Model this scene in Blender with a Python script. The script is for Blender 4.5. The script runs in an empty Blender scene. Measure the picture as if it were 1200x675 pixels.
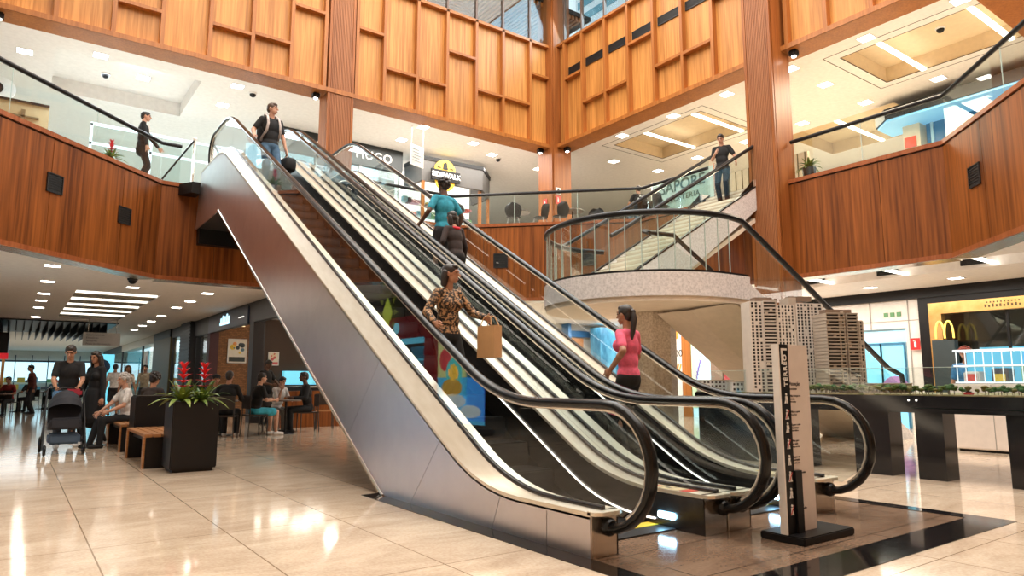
import bpy, bmesh, math, random
from mathutils import Vector, Matrix, Quaternion
random.seed(7)
PI = math.pi
scn = bpy.context.scene
COL = scn.collection
ZF = 5.7            # upper floor level
S30 = 0.5775        # escalator slope
MATS = {}

# ------------------------------------------------------------------ materials
def _new(name):
    m = bpy.data.materials.new(name); m.use_nodes = True
    nt = m.node_tree
    return m, nt, nt.nodes['Principled BSDF'], nt.nodes['Material Output']

def mat(name, col, rough=.5, metal=0., emit=None, es=0., spec=.5, bump=None):
    if name in MATS: return MATS[name]
    m, nt, b, o = _new(name)
    b.inputs['Base Color'].default_value = (*col, 1)
    b.inputs['Roughness'].default_value = rough
    b.inputs['Metallic'].default_value = metal
    b.inputs['Specular IOR Level'].default_value = spec
    if emit:
        b.inputs['Emission Color'].default_value = (*emit, 1)
        b.inputs['Emission Strength'].default_value = es
    # a little procedural variation so that no surface is a flat fill
    if not emit:
        tc = nt.nodes.new('ShaderNodeTexCoord')
        n = nt.nodes.new('ShaderNodeTexNoise'); n.inputs['Scale'].default_value = 9; n.inputs['Detail'].default_value = 3
        nt.links.new(tc.outputs['Object'], n.inputs['Vector'])
        mx = nt.nodes.new('ShaderNodeMix'); mx.data_type = 'RGBA'
        mx.inputs[6].default_value = (*[c*.88 for c in col], 1); mx.inputs[7].default_value = (*[min(1, c*1.1) for c in col], 1)
        nt.links.new(n.outputs['Fac'], mx.inputs[0]); nt.links.new(mx.outputs[2], b.inputs['Base Color'])
    MATS[name] = m
    return m

def noise_mat(name, c1, c2, scale=(1, 1, 1), nscale=5, detail=6, rough=.5, metal=0., lo=.35, hi=.65, c3=None, spec=.5, rvar=0):
    """two or three colours through stretched noise in world position"""
    if name in MATS: return MATS[name]
    m, nt, b, o = _new(name); L = nt.links.new
    g = nt.nodes.new('ShaderNodeNewGeometry')
    mp = nt.nodes.new('ShaderNodeMapping'); mp.inputs['Scale'].default_value = scale
    L(g.outputs['Position'], mp.inputs['Vector'])
    n = nt.nodes.new('ShaderNodeTexNoise'); n.inputs['Scale'].default_value = nscale; n.inputs['Detail'].default_value = detail
    n.inputs['Roughness'].default_value = .6
    L(mp.outputs['Vector'], n.inputs['Vector'])
    r = nt.nodes.new('ShaderNodeValToRGB')
    r.color_ramp.elements[0].position = lo; r.color_ramp.elements[0].color = (*c1, 1)
    r.color_ramp.elements[1].position = hi; r.color_ramp.elements[1].color = (*c2, 1)
    if c3:
        e = r.color_ramp.elements.new((lo+hi)/2); e.color = (*c3, 1)
    L(n.outputs['Fac'], r.inputs['Fac']); L(r.outputs['Color'], b.inputs['Base Color'])
    b.inputs['Roughness'].default_value = rough; b.inputs['Metallic'].default_value = metal
    b.inputs['Specular IOR Level'].default_value = spec
    MATS[name] = m
    return m

def wood_mat(name, c1, c2, rough=.38, grain=22., broad=2.6, horiz=False, spec=.3):
    """veneer: fine vertical grain over broad darker and lighter strips"""
    if name in MATS: return MATS[name]
    m, nt, b, o = _new(name); L = nt.links.new
    g = nt.nodes.new('ShaderNodeNewGeometry')
    def nz(sc, ns, det):
        mp = nt.nodes.new('ShaderNodeMapping'); mp.inputs['Scale'].default_value = sc
        L(g.outputs['Position'], mp.inputs['Vector'])
        n = nt.nodes.new('ShaderNodeTexNoise'); n.inputs['Scale'].default_value = ns; n.inputs['Detail'].default_value = det
        L(mp.outputs['Vector'], n.inputs['Vector']); return n
    z = .035
    fine = nz((1, 1, z) if not horiz else (.06, .06, 1), grain, 7)
    wide = nz((1, 1, .05) if not horiz else (.06, .06, 1), broad, 3)
    ad = nt.nodes.new('ShaderNodeMath'); ad.operation = 'MULTIPLY_ADD'
    L(fine.outputs['Fac'], ad.inputs[0]); ad.inputs[1].default_value = .6
    sc = nt.nodes.new('ShaderNodeMath'); sc.operation = 'MULTIPLY'; sc.inputs[1].default_value = .4
    L(wide.outputs['Fac'], sc.inputs[0]); L(sc.outputs[0], ad.inputs[2])
    r = nt.nodes.new('ShaderNodeValToRGB')
    r.color_ramp.elements[0].position = .36; r.color_ramp.elements[0].color = (*c1, 1)
    r.color_ramp.elements[1].position = .62; r.color_ramp.elements[1].color = (*c2, 1)
    L(ad.outputs[0], r.inputs['Fac']); L(r.outputs['Color'], b.inputs['Base Color'])
    b.inputs['Roughness'].default_value = rough; b.inputs['Specular IOR Level'].default_value = spec
    MATS[name] = m
    return m

def glass_mat(name, tint=(.96, .985, .98), strength=1.):
    """thin clear pane: see-through with a mirror share that grows at grazing angles"""
    if name in MATS: return MATS[name]
    m, nt, b, o = _new(name); L = nt.links.new
    nt.nodes.remove(b)
    g = nt.nodes.new('ShaderNodeNewGeometry')
    dt = nt.nodes.new('ShaderNodeVectorMath'); dt.operation = 'DOT_PRODUCT'
    L(g.outputs['Incoming'], dt.inputs[0]); L(g.outputs['Normal'], dt.inputs[1])
    ab = nt.nodes.new('ShaderNodeMath'); ab.operation = 'ABSOLUTE'; L(dt.outputs['Value'], ab.inputs[0])
    om = nt.nodes.new('ShaderNodeMath'); om.operation = 'SUBTRACT'; om.inputs[0].default_value = 1; L(ab.outputs[0], om.inputs[1])
    pw = nt.nodes.new('ShaderNodeMath'); pw.operation = 'POWER'; pw.inputs[1].default_value = 5; L(om.outputs[0], pw.inputs[0])
    fa = nt.nodes.new('ShaderNodeMath'); fa.operation = 'MULTIPLY_ADD'; fa.use_clamp = True
    L(pw.outputs[0], fa.inputs[0]); fa.inputs[1].default_value = .95*strength; fa.inputs[2].default_value = .045*strength
    t = nt.nodes.new('ShaderNodeBsdfTransparent'); t.inputs['Color'].default_value = (*tint, 1)
    gl = nt.nodes.new('ShaderNodeBsdfGlossy'); gl.inputs['Roughness'].default_value = 0.
    mx = nt.nodes.new('ShaderNodeMixShader')
    L(fa.outputs[0], mx.inputs[0]); L(t.outputs[0], mx.inputs[1]); L(gl.outputs[0], mx.inputs[2])
    L(mx.outputs[0], o.inputs['Surface'])
    MATS[name] = m
    return m

def tile_mat(name, c1, c2, line, sx, sy, ox, oy, lw=.008, rough=.1, vein=None, spec=.5):
    """polished stone with joints every sx by sy metres and cloudy veins"""
    if name in MATS: return MATS[name]
    m, nt, b, o = _new(name); L = nt.links.new
    g = nt.nodes.new('ShaderNodeNewGeometry')
    sp = nt.nodes.new('ShaderNodeSeparateXYZ'); L(g.outputs['Position'], sp.inputs[0])
    def joint(out, s, off):
        a = nt.nodes.new('ShaderNodeMath'); a.operation = 'ADD'; a.inputs[1].default_value = -off + 200*s; L(out, a.inputs[0])
        d = nt.nodes.new('ShaderNodeMath'); d.operation = 'PINGPONG'; d.inputs[1].default_value = s/2; L(a.outputs[0], d.inputs[0])
        k = nt.nodes.new('ShaderNodeMath'); k.operation = 'LESS_THAN'; k.inputs[1].default_value = lw/2; L(d.outputs[0], k.inputs[0])
        return k
    jx, jy = joint(sp.outputs['X'], sx, ox), joint(sp.outputs['Y'], sy, oy)
    mm = nt.nodes.new('ShaderNodeMath'); mm.operation = 'MAXIMUM'; L(jx.outputs[0], mm.inputs[0]); L(jy.outputs[0], mm.inputs[1])
    n1 = nt.nodes.new('ShaderNodeTexNoise'); n1.inputs['Scale'].default_value = 1.6; n1.inputs['Detail'].default_value = 9; n1.inputs['Roughness'].default_value = .7; n1.inputs['Distortion'].default_value = .6
    mp = nt.nodes.new('ShaderNodeMapping'); mp.inputs['Scale'].default_value = (.7, 1.6, 1); L(g.outputs['Position'], mp.inputs['Vector']); L(mp.outputs[0], n1.inputs['Vector'])
    r = nt.nodes.new('ShaderNodeValToRGB')
    r.color_ramp.elements[0].position = .33; r.color_ramp.elements[0].color = (*c1, 1)
    r.color_ramp.elements[1].position = .62; r.color_ramp.elements[1].color = (*c2, 1)
    L(n1.outputs['Fac'], r.inputs['Fac'])
    n2 = nt.nodes.new('ShaderNodeTexNoise'); n2.inputs['Scale'].default_value = 45; n2.inputs['Detail'].default_value = 4; L(g.outputs['Position'], n2.inputs['Vector'])
    mx0 = nt.nodes.new('ShaderNodeMix'); mx0.data_type = 'RGBA'; mx0.blend_type = 'OVERLAY'; mx0.inputs[0].default_value = .35
    L(r.outputs['Color'], mx0.inputs[6]); L(n2.outputs['Fac'], mx0.inputs[7])
    mx = nt.nodes.new('ShaderNodeMix'); mx.data_type = 'RGBA'; mx.inputs[7].default_value = (*line, 1)
    L(mm.outputs[0], mx.inputs[0]); L(mx0.outputs[2], mx.inputs[6]); L(mx.outputs[2], b.inputs['Base Color'])
    b.inputs['Roughness'].default_value = rough; b.inputs['Specular IOR Level'].default_value = spec
    MATS[name] = m
    return m

def stripe_mat(name, c1, c2, axis, freq, duty=.5, rough=.4, metal=0., bumpy=0.):
    """hard stripes across one axis (step cleats, fluted cladding, slats)"""
    if name in MATS: return MATS[name]
    m, nt, b, o = _new(name); L = nt.links.new
    g = nt.nodes.new('ShaderNodeNewGeometry')
    dt = nt.nodes.new('ShaderNodeVectorMath'); dt.operation = 'DOT_PRODUCT'; dt.inputs[1].default_value = axis
    L(g.outputs['Position'], dt.inputs[0])
    a = nt.nodes.new('ShaderNodeMath'); a.operation = 'MULTIPLY_ADD'; a.inputs[1].default_value = freq; a.inputs[2].default_value = 500; L(dt.outputs['Value'], a.inputs[0])
    f = nt.nodes.new('ShaderNodeMath'); f.operation = 'FRACT'; L(a.outputs[0], f.inputs[0])
    k = nt.nodes.new('ShaderNodeMath'); k.operation = 'LESS_THAN'; k.inputs[1].default_value = duty; L(f.outputs[0], k.inputs[0])
    mx = nt.nodes.new('ShaderNodeMix'); mx.data_type = 'RGBA'; mx.inputs[6].default_value = (*c1, 1); mx.inputs[7].default_value = (*c2, 1)
    L(k.outputs[0], mx.inputs[0]); L(mx.outputs[2], b.inputs['Base Color'])
    b.inputs['Roughness'].default_value = rough; b.inputs['Metallic'].default_value = metal
    MATS[name] = m
    return m

def emit_mat(name, col, s):
    if name in MATS: return MATS[name]
    return mat(name, tuple(c*.8 for c in col), .4, emit=col, es=s)

# ------------------------------------------------------------------ mesh building
BASE = {}           # world location of every top-level empty
class MB:
    def __init__(s): s.v = []; s.f = []; s.mi = []; s.smooth = []; s.cur = 0; s.sm = False
    def add(s, vs, fs, smooth=None):
        n = len(s.v); s.v += [tuple(v) for v in vs]
        for f in fs:
            s.f.append([i+n for i in f]); s.mi.append(s.cur); s.smooth.append(s.sm if smooth is None else smooth)
        return s
    def box(s, x0, x1, y0, y1, z0, z1):
        x0, x1 = min(x0, x1), max(x0, x1); y0, y1 = min(y0, y1), max(y0, y1); z0, z1 = min(z0, z1), max(z0, z1)
        return s.add([(x0,y0,z0),(x1,y0,z0),(x1,y1,z0),(x0,y1,z0),(x0,y0,z1),(x1,y0,z1),(x1,y1,z1),(x0,y1,z1)],
                     [[3,2,1,0],[4,5,6,7],[0,1,5,4],[1,2,6,5],[2,3,7,6],[3,0,4,7]], False)
    def bbox(s, x0, x1, y0, y1, z0, z1, b=.01):
        """box with chamfered edges"""
        bm = bmesh.new(); bmesh.ops.create_cube(bm, size=1)
        for v in bm.verts: v.co = Vector(((x0+x1)/2+v.co.x*abs(x1-x0), (y0+y1)/2+v.co.y*abs(y1-y0), (z0+z1)/2+v.co.z*abs(z1-z0)))
        bmesh.ops.bevel(bm, geom=bm.edges[:], offset=b, segments=2, affect='EDGES')
        return s.frombm(bm)
    def frombm(s, bm, smooth=None):
        bm.verts.ensure_lookup_table(); bm.verts.index_update()
        s.add([v.co[:] for v in bm.verts], [[v.index for v in f.verts] for f in bm.faces], smooth); bm.free(); return s
    def prism(s, pts, a, b, axis='x'):
        """polygon (2D) pushed between a and b along axis; x: pts=(y,z)  y: pts=(x,z)  z: pts=(x,y)"""
        n = len(pts)
        def P(p, t): return (t, p[0], p[1]) if axis == 'x' else ((p[0], t, p[1]) if axis == 'y' else (p[0], p[1], t))
        vs = [P(p, a) for p in pts] + [P(p, b) for p in pts]
        bm = bmesh.new(); bv = [bm.verts.new(v) for v in vs]
        f0 = bm.faces.new(bv[:n]); f1 = bm.faces.new(bv[n:][::-1])
        for i in range(n): bm.faces.new([bv[i], bv[n+i], bv[n+(i+1) % n], bv[(i+1) % n]])
        bmesh.ops.triangulate(bm, faces=[f0, f1]) if n > 4 else None
        bmesh.ops.recalc_face_normals(bm, faces=bm.faces[:])
        return s.frombm(bm, False)
    def wall(s, pts, z0, z1, th):
        """upright board along a polyline of (x,y); th>0 is laid to the left of the way"""
        for (a, b) in zip(pts, pts[1:]):
            d = Vector((b[0]-a[0], b[1]-a[1])).normalized(); n = Vector((-d.y, d.x))*th
            s.prism([a, b, (b[0]+n.x, b[1]+n.y), (a[0]+n.x, a[1]+n.y)], z0, z1, 'z')
        return s
    def tube(s, pts, r, n=10, closed=False, caps=True, flat=None):
        """round bar along points; r may be a list; flat=(w,h) gives an oval section"""
        P = [Vector(p) for p in pts]; m = len(P)
        rr = r if isinstance(r, (list, tuple)) else [r]*m
        up = None; vs = []
        for i in range(m):
            if closed: t = (P[(i+1) % m]-P[i-1])
            else: t = (P[min(i+1, m-1)]-P[max(i-1, 0)])
            t.normalize()
            if up is None:
                up = Vector((0, 0, 1)) if abs(t.z) < .95 else Vector((1, 0, 0))
            a = t.cross(up)
            if a.length < 1e-5: a = t.cross(Vector((1, .1, 0)))
            a.normalize(); up = a.cross(t).normalized()
            for k in range(n):
                th = 2*PI*k/n; ca, sa = math.cos(th), math.sin(th)
                if flat: vs.append(P[i] + a*(ca*flat[0]) + up*(sa*flat[1]))
                else: vs.append(P[i] + a*(ca*rr[i]) + up*(sa*rr[i]))
        fs = []
        for i in range(m if closed else m-1):
            j = (i+1) % m
            for k in range(n): fs.append([i*n+k, i*n+(k+1) % n, j*n+(k+1) % n, j*n+k])
        s.add(vs, fs, True)
        if caps and not closed:
            s.add(vs[:n], [list(range(n))[::-1]], False); s.add(vs[-n:], [list(range(n))], False)
        return s
    def lathe(s, prof, c=(0, 0, 0), n=16, smooth=True):
        vs = []; fs = []
        for (r, z) in prof:
            for k in range(n): vs.append((c[0]+r*math.cos(2*PI*k/n), c[1]+r*math.sin(2*PI*k/n), c[2]+z))
        for i in range(len(prof)-1):
            for k in range(n): fs.append([i*n+k, i*n+(k+1) % n, (i+1)*n+(k+1) % n, (i+1)*n+k])
        s.add(vs, fs, smooth)
        if prof[0][0] > 1e-4: s.add(vs[:n], [list(range(n))[::-1]], False)
        if prof[-1][0] > 1e-4: s.add(vs[-n:], [list(range(n))], False)
        return s
    def ell(s, c, r, n=12, m=8, rot=None):
        r = r if isinstance(r, (list, tuple)) else (r, r, r); c = Vector(c)
        vs = []; fs = []
        for i in range(m+1):
            ph = -PI/2 + PI*i/m
            for k in range(n):
                p = Vector((r[0]*math.cos(ph)*math.cos(2*PI*k/n), r[1]*math.cos(ph)*math.sin(2*PI*k/n), r[2]*math.sin(ph)))
                if rot: p = rot @ p
                vs.append(c+p)
        for i in range(m):
            for k in range(n): fs.append([i*n+k, i*n+(k+1) % n, (i+1)*n+(k+1) % n, (i+1)*n+k])
        return s.add(vs, fs, True)
    def cone(s, a, b, ra, rb, n=10):
        """round-ended tapered limb"""
        a, b = Vector(a), Vector(b); d = b-a; L = d.length
        if L < 1e-6: return s.ell(a, ra, n, 6)
        pts = []; rs = []
        for ph in (-89, -60, -30): pts.append(a + d/L*(ra*math.sin(math.radians(ph)))); rs.append(ra*math.cos(math.radians(ph)))
        pts += [a, b]; rs += [ra, rb]
        for ph in (30, 60, 89): pts.append(b + d/L*(rb*math.sin(math.radians(ph)))); rs.append(rb*math.cos(math.radians(ph)))
        return s.tube(pts, rs, n)
    def loft(s, A, B, smooth=True):
        n = len(A); return s.add(list(A)+list(B), [[i, i+1, n+i+1, n+i] for i in range(n-1)], smooth)
    def xf(s, M, start=0):
        s.v[start:] = [tuple(M @ Vector(v)) for v in s.v[start:]]; return s
    def mesh(s, name, mats, base=(0, 0, 0)):
        me = bpy.data.meshes.new(name)
        b = Vector(base)
        me.from_pydata([tuple(Vector(v)-b) for v in s.v], [], s.f)
        for m in (mats if isinstance(mats, (list, tuple)) else [mats]): me.materials.append(m)
        me.polygons.foreach_set('material_index', s.mi); me.polygons.foreach_set('use_smooth', s.smooth)
        me.update(); return me
    def build(s, name, mats, parent=None, world=True):
        """one mesh object; world=True: the points are world points, moved into the parent's frame"""
        base = (0, 0, 0)
        if parent is not None and world: base = BASE.get(root_of(parent), (0, 0, 0))
        o = bpy.data.objects.new(name, s.mesh(name, mats, base)); COL.objects.link(o)
        if parent is not None: o.parent = parent
        return o

def root_of(o):
    while o.parent is not None: o = o.parent
    return o.name
def thing(name, label, cat, loc=(0, 0, 0), group=None, rz=0.):
    o = bpy.data.objects.new(name, None); COL.objects.link(o); o.location = loc; o.rotation_euler[2] = rz
    o.empty_display_size = .1
    o['label'] = label; o['category'] = cat
    if group: o['group'] = group
    BASE[o.name] = tuple(loc)
    return o
def tag(o, label, cat, group=None):
    o['label'] = label; o['category'] = cat
    if group: o['group'] = group
    return o
def one(mb, name, mats, label, cat, loc, group=None):
    """a thing that is one mesh, with its origin at its base"""
    o = bpy.data.objects.new(name, mb.mesh(name, mats, loc)); COL.objects.link(o); o.location = loc
    BASE[o.name] = tuple(loc)
    return tag(o, label, cat, group)
def struct(mb, name, mats):
    o = mb.build(name, mats); o['kind'] = 'structure'; return o
def dup(root, loc, rz=None, label=None, group=None, scale=None):
    r = root.copy(); COL.objects.link(r); r.location = loc
    if rz is not None: r.rotation_euler = (0, 0, rz)
    if scale is not None: r.scale = scale if isinstance(scale, (tuple, list)) else (scale,)*3
    if label: r['label'] = label
    if group: r['group'] = group
    for ch in list(root.children):
        c = ch.copy(); COL.objects.link(c); c.parent = r
        for g in list(ch.children):
            d = g.copy(); COL.objects.link(d); d.parent = c
    return r

def text_mb(txt, size, M, depth=.004, align='CENTER', bold=0., space=1., mb=None):
    """lettering as solid mesh; M places the text's xy plane"""
    cu = bpy.data.curves.new('lettering', 'FONT'); cu.body = txt; cu.size = size; cu.extrude = depth
    cu.align_x = align; cu.align_y = 'CENTER'; cu.offset = bold; cu.space_character = space; cu.resolution_u = 3
    ob = bpy.data.objects.new('lettering', cu); COL.objects.link(ob)
    dg = bpy.context.evaluated_depsgraph_get(); dg.update()
    me = bpy.data.meshes.new_from_object(ob.evaluated_get(dg))
    mb = mb or MB()
    mb.add([M @ v.co for v in me.vertices], [list(p.vertices) for p in me.polygons], False)
    bpy.data.objects.remove(ob); bpy.data.curves.remove(cu); bpy.data.meshes.remove(me)
    return mb
def frame(o, x, y):
    """matrix: text x axis, text y axis, out of the page"""
    x = Vector(x).normalized(); y = Vector(y).normalized(); z = x.cross(y)
    M = Matrix((x, y, z)).transposed().to_4x4(); M.translation = Vector(o); return M
F_negY = lambda o: frame(o, (1, 0, 0), (0, 0, 1))      # page that faces -Y
F_negX = lambda o: frame(o, (0, -1, 0), (0, 0, 1))     # page that faces -X

# shared materials
WOODP = wood_mat('teak_panel', (.34, .135, .030), (.60, .275, .075), .4)
WOODB = wood_mat('teak_batten', (.28, .095, .022), (.42, .155, .038), .33)
WOODF = wood_mat('rosewood_fascia', (.090, .024, .005), (.29, .088, .018), .36, grain=16, spec=.25)
WOODC = wood_mat('teak_column', (.21, .062, .014), (.37, .125, .032), .4)
FLUTE = wood_mat('fluted_teak', (.27, .10, .04), (.40, .165, .07), .45, grain=30)
GLASS = glass_mat('clear_glass', (.93, .975, .97))
GLASSE = glass_mat('escalator_glass', (.92, .955, .96), 1.2)
BLACK = mat('black_metal', (.008, .008, .009), .4, spec=.3)
RUBBER = mat('black_rubber', (.008, .008, .008), .25, spec=.28)
STEEL = noise_mat('brushed_steel', (.72, .665, .68), (.76, .705, .715), (1, .06, .06), 60, 3, .34, 1.)
STEELP = noise_mat('polished_steel', (.66, .60, .52), (.80, .74, .65), (1, .1, .1), 20, 3, .24, .9)
DARKST = noise_mat('dark_steel', (.05, .045, .042), (.10, .09, .085), (1, .2, .2), 25, 4, .25, .8)
WHITE = mat('white_paint', (.82, .80, .77), .5)
CEILW = mat('ceiling_paint', (.83, .81, .78), .75)
LIGHT = emit_mat('lamp_diffuser', (1., .95, .86), 14.)
LIGHTC = emit_mat('cool_lamp_diffuser', (.9, .97, 1.), 12.)

def area(name, loc, sx, sy, power, col, rot=(0, 0, 0)):
    l = bpy.data.lights.new(name, 'AREA'); l.shape = 'RECTANGLE'; l.size = sx; l.size_y = sy; l.energy = power; l.color = col
    o = bpy.data.objects.new(name, l); COL.objects.link(o); o.location = loc; o.rotation_euler = rot
    return o
# ================================================================= SETTING
from mathutils.geometry import tessellate_polygon
FLOORM = tile_mat('beige_marble', (.53, .40, .285), (.74, .60, .455), (.30, .21, .13), .895, 1.79, .53, .35, .010, .09)
PITM = tile_mat('brown_granite', (.15, .092, .060), (.25, .165, .112), (.03, .02, .015), 1.0, .62, .4, .3, .010, .12)
BLKST = mat('black_granite', (.01, .009, .009), .08)
CEILG = mat('ceiling_cream', (.84, .79, .74), .6)
COVE = mat('coffer_cream', (.70, .56, .36), .7)
GROOVE = mat('shadow_gap', (.02, .012, .008), .8)

def flat_poly(mb, outer, holes, z, up=True):
    loops = [[Vector((x, y, 0)) for x, y in outer]] + [[Vector((x, y, 0)) for x, y in h] for h in holes]
    tris = tessellate_polygon(loops)
    vs = [(v.x, v.y, z) for l in loops for v in l]
    fs = []
    for t in tris:
        a, b, c = (Vector(vs[i]) for i in t)
        n = (b-a).cross(c-a).z
        fs.append(list(t) if (n > 0) == up else list(t)[::-1])
    return mb.add(vs, fs, False)
def rect(x0, x1, y0, y1): return [(x0, y0), (x1, y0), (x1, y1), (x0, y1)]

# floors -----------------------------------------------------------
m = MB(); flat_poly(m, rect(-22, 45, -9, 72), [rect(2.98, 6.85, 2.3, 6.75)], 0.0); struct(m, 'floor', FLOORM)
m = MB(); m.box(2.98, 6.85, 2.3, 6.75, -.06, 0.0)
m.cur = 1
for b in ((2.98, 3.15, 2.3, 6.75), (6.68, 6.85, 2.3, 6.75), (3.15, 6.68, 2.3, 2.62), (3.15, 6.68, 6.5, 6.75)): m.box(*b, -.01, .004)
struct(m, 'floor_inlay', [PITM, BLKST])

ATR = [(-6, 8.55), (2.4, 16.95), (10.15, 16.95), (14, 13.1), (14, 5.33), (8.2, -.47), (8.2, -9)]   # edge of the opening upstairs
OUT = [(45, -9), (45, 72), (-22, 72), (-22, 8.55)]
UPF = tile_mat('upper_floor_stone', (.62, .54, .45), (.74, .66, .57), (.45, .38, .3), .9, .9, 0, 0, .008, .15)
m = MB(); flat_poly(m, ATR+OUT, [], ZF); struct(m, 'floor_upper', UPF)

# ceiling of the lower storey, with a recessed lamp bay on the left and a recessed strip on the right
cofL = rect(1.12, 3.05, 20.3, 29.6); cofR = rect(14.45, 15.7, 1.6, 11.4)
m = MB(); flat_poly(m, ATR+OUT, [cofL, cofR], 3.45, False)
for c, h in ((cofL, .35), (cofR, .34)):
    for a, b in zip(c, c[1:]+c[:1]): m.add([(*a, 3.45), (*b, 3.45), (*b, 3.45+h), (*a, 3.45+h)], [[0, 1, 2, 3]])
    m.add([(*p, 3.45+h) for p in c], [[3, 2, 1, 0]])
struct(m, 'ceiling_lower', CEILG)

# fascia boards round the opening
def groove_wall(mb, a, b, z0, z1, seams, th=.24):
    """boarded fascia from a to b (opening on the right hand side), with narrow dark joints"""
    a, b = Vector(a), Vector(b); L = (b-a).length; d = (b-a)/L; n = Vector((-d.y, d.x))
    cuts = [0]+seams+[L]
    mb.cur = 1; p, q = a+n*.02, b+n*.02
    mb.prism([tuple(p), tuple(q), tuple(q+n*(th-.02)), tuple(p+n*(th-.02))], z0, z1, 'z')
    mb.cur = 0
    for i in range(len(cuts)-1):
        s0 = cuts[i]+(.006 if i else 0); s1 = cuts[i+1]-(.006 if i < len(cuts)-2 else 0)
        p, q = a+d*s0, a+d*s1
        mb.prism([tuple(p), tuple(q), tuple(q+n*.02), tuple(p+n*.02)], z0, z1-.03, 'z')
def cap_and_strip(mb, pts, z0, z1):
    for i in range(len(pts)-1):
        a, b = Vector(pts[i]), Vector(pts[i+1]); d = (b-a).normalized(); n = Vector((-d.y, d.x))
        mb.cur = 2; p, q = a-n*.03, b-n*.03
        mb.prism([tuple(p), tuple(q), tuple(q+n*.27), tuple(p+n*.27)], z1, z1+.085, 'z')
        mb.cur = 2
        p, q = a-n*.015, b-n*.015
        mb.prism([tuple(p), tuple(q), tuple(q+n*.03), tuple(p+n*.03)], z0-.02, z0+.07, 'z')
        mb.cur = 3; p, q = a, b
        mb.prism([tuple(p), tuple(q), tuple(q+n*.42), tuple(p+n*.42)], z0-.03, z0, 'z')
CAPW = wood_mat('rosewood_cap', (.22, .06, .02), (.34, .11, .04), .3)
FM = [WOODF, GROOVE, CAPW, STEELP]
def fascia(name, pts, seams):
    m = MB()
    for (a, b), s in zip(zip(pts, pts[1:]), seams): groove_wall(m, a, b, 3.46, 5.63, s)
    cap_and_strip(m, pts, 3.46, 5.63)
    return struct(m, name, FM)
dl = Vector((8.4, 8.4)).length
fascia('wall_fascia_left', [(-6, 8.55), (2.4, 16.95), (10.15, 16.95)], [[3.4, 5.3, 7.2, 8.87, 10.7], [1.2, 3.9, 5.4, 6.9]])
fascia('wall_fascia_corner', [(10.15, 16.95), (14, 13.1)], [[.9, 1.8, 2.7, 3.6, 4.5]])
fascia('wall_fascia_right', [(14, 13.1), (14, 5.33), (8.2, -.47)], [[1.9, 3.8, 6.55], [1.35, 3.25, 5.1]])

# upper walls: teak panels between battens and shelves ---------------
ZW, ZT = 8.9, 12.4
BX = [-.9, .12, 1.2, 2.18, 3.22, 4.22, 5.2, 6.1, 7.0, 7.83, 8.88, 9.88, 10.93, 11.95, 13.05, 13.92]
SHELF_L = [(1.2, 2.18, 9.76), (3.22, 4.22, 9.84), (4.22, 5.2, 9.9), (5.2, 6.1, 11.03), (7.0, 7.83, 10.95), (7.83, 8.88, 9.99), (8.88, 9.88, 9.97),
           (9.88, 10.93, 11.13), (10.93, 11.95, 10.16), (11.95, 13.05, 10.17), (13.05, 13.92, 11.28), (2.18, 3.22, 11.1), (.12, 1.2, 11.1)]
YB = 16.95
m = MB(); m.box(-1.0, 14.15, YB+.16, YB+.62, ZW+.02, ZT)
m.cur = 1
for x in BX: m.box(x-.045, x+.045, YB, YB+.16, ZW, ZT+.04)
for a, b, z in SHELF_L: m.box(a+.045, b-.045, YB-.01, YB+.16, z-.04, z+.04)
m.box(-1.0, 14.0, YB, YB+.18, ZT-.03, ZT+.06)
m.box(-1.0, 14.0, YB, YB+.66, ZW-.06, ZW+.02); m.box(-1.0, 14.0, YB-.02, YB+.02, ZW-.06, ZW+.06)
struct(m, 'wall_back_upper', [WOODP, WOODB])
BY = [16.4, 15.53, 14.48, 13.5, 12.5, 11.48, 10.48, 9.45, 8.4, 7.45, 6.45, 5.45, 4.45]
SHELF_R = [(15.53, 16.4, 11.09), (14.48, 15.53, 10.0), (13.5, 14.48, 10.0), (12.5, 13.5, 11.08), (11.48, 12.5, 10.0), (10.48, 11.48, 9.98), (9.45, 10.48, 11.1), (7.45, 8.4, 11.1), (6.45, 7.45, 10.6)]
XR = 14.0
m = MB(); m.box(XR+.16, XR+.62, 4.4, 17.1, ZW+.02, ZT)
m.cur = 1
for y in BY: m.box(XR, XR+.16, y-.045, y+.045, ZW, ZT)
for a, b, z in SHELF_R: m.box(XR-.01, XR+.16, a+.045, b-.045, z-.04, z+.04)
m.box(XR, XR+.18, 4.4, 16.95, ZT-.03, ZT+.05)
m.box(XR, XR+.66, 4.4, 16.95, ZW-.06, ZW+.02); m.box(XR-.02, XR+.02, 4.4, 16.95, ZW-.06, ZW+.06)
struct(m, 'wall_right_upper', [WOODP, WOODB])
# the wall that comes forward beyond the right-hand ceiling
m = MB(); m.box(14.6, 22, 4.35, 4.95, 8.84, 12.4); m.box(20.5, 21, 2, 4.95, 5.7, 8.9); struct(m, 'wall_near_upper', WOODB)

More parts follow.
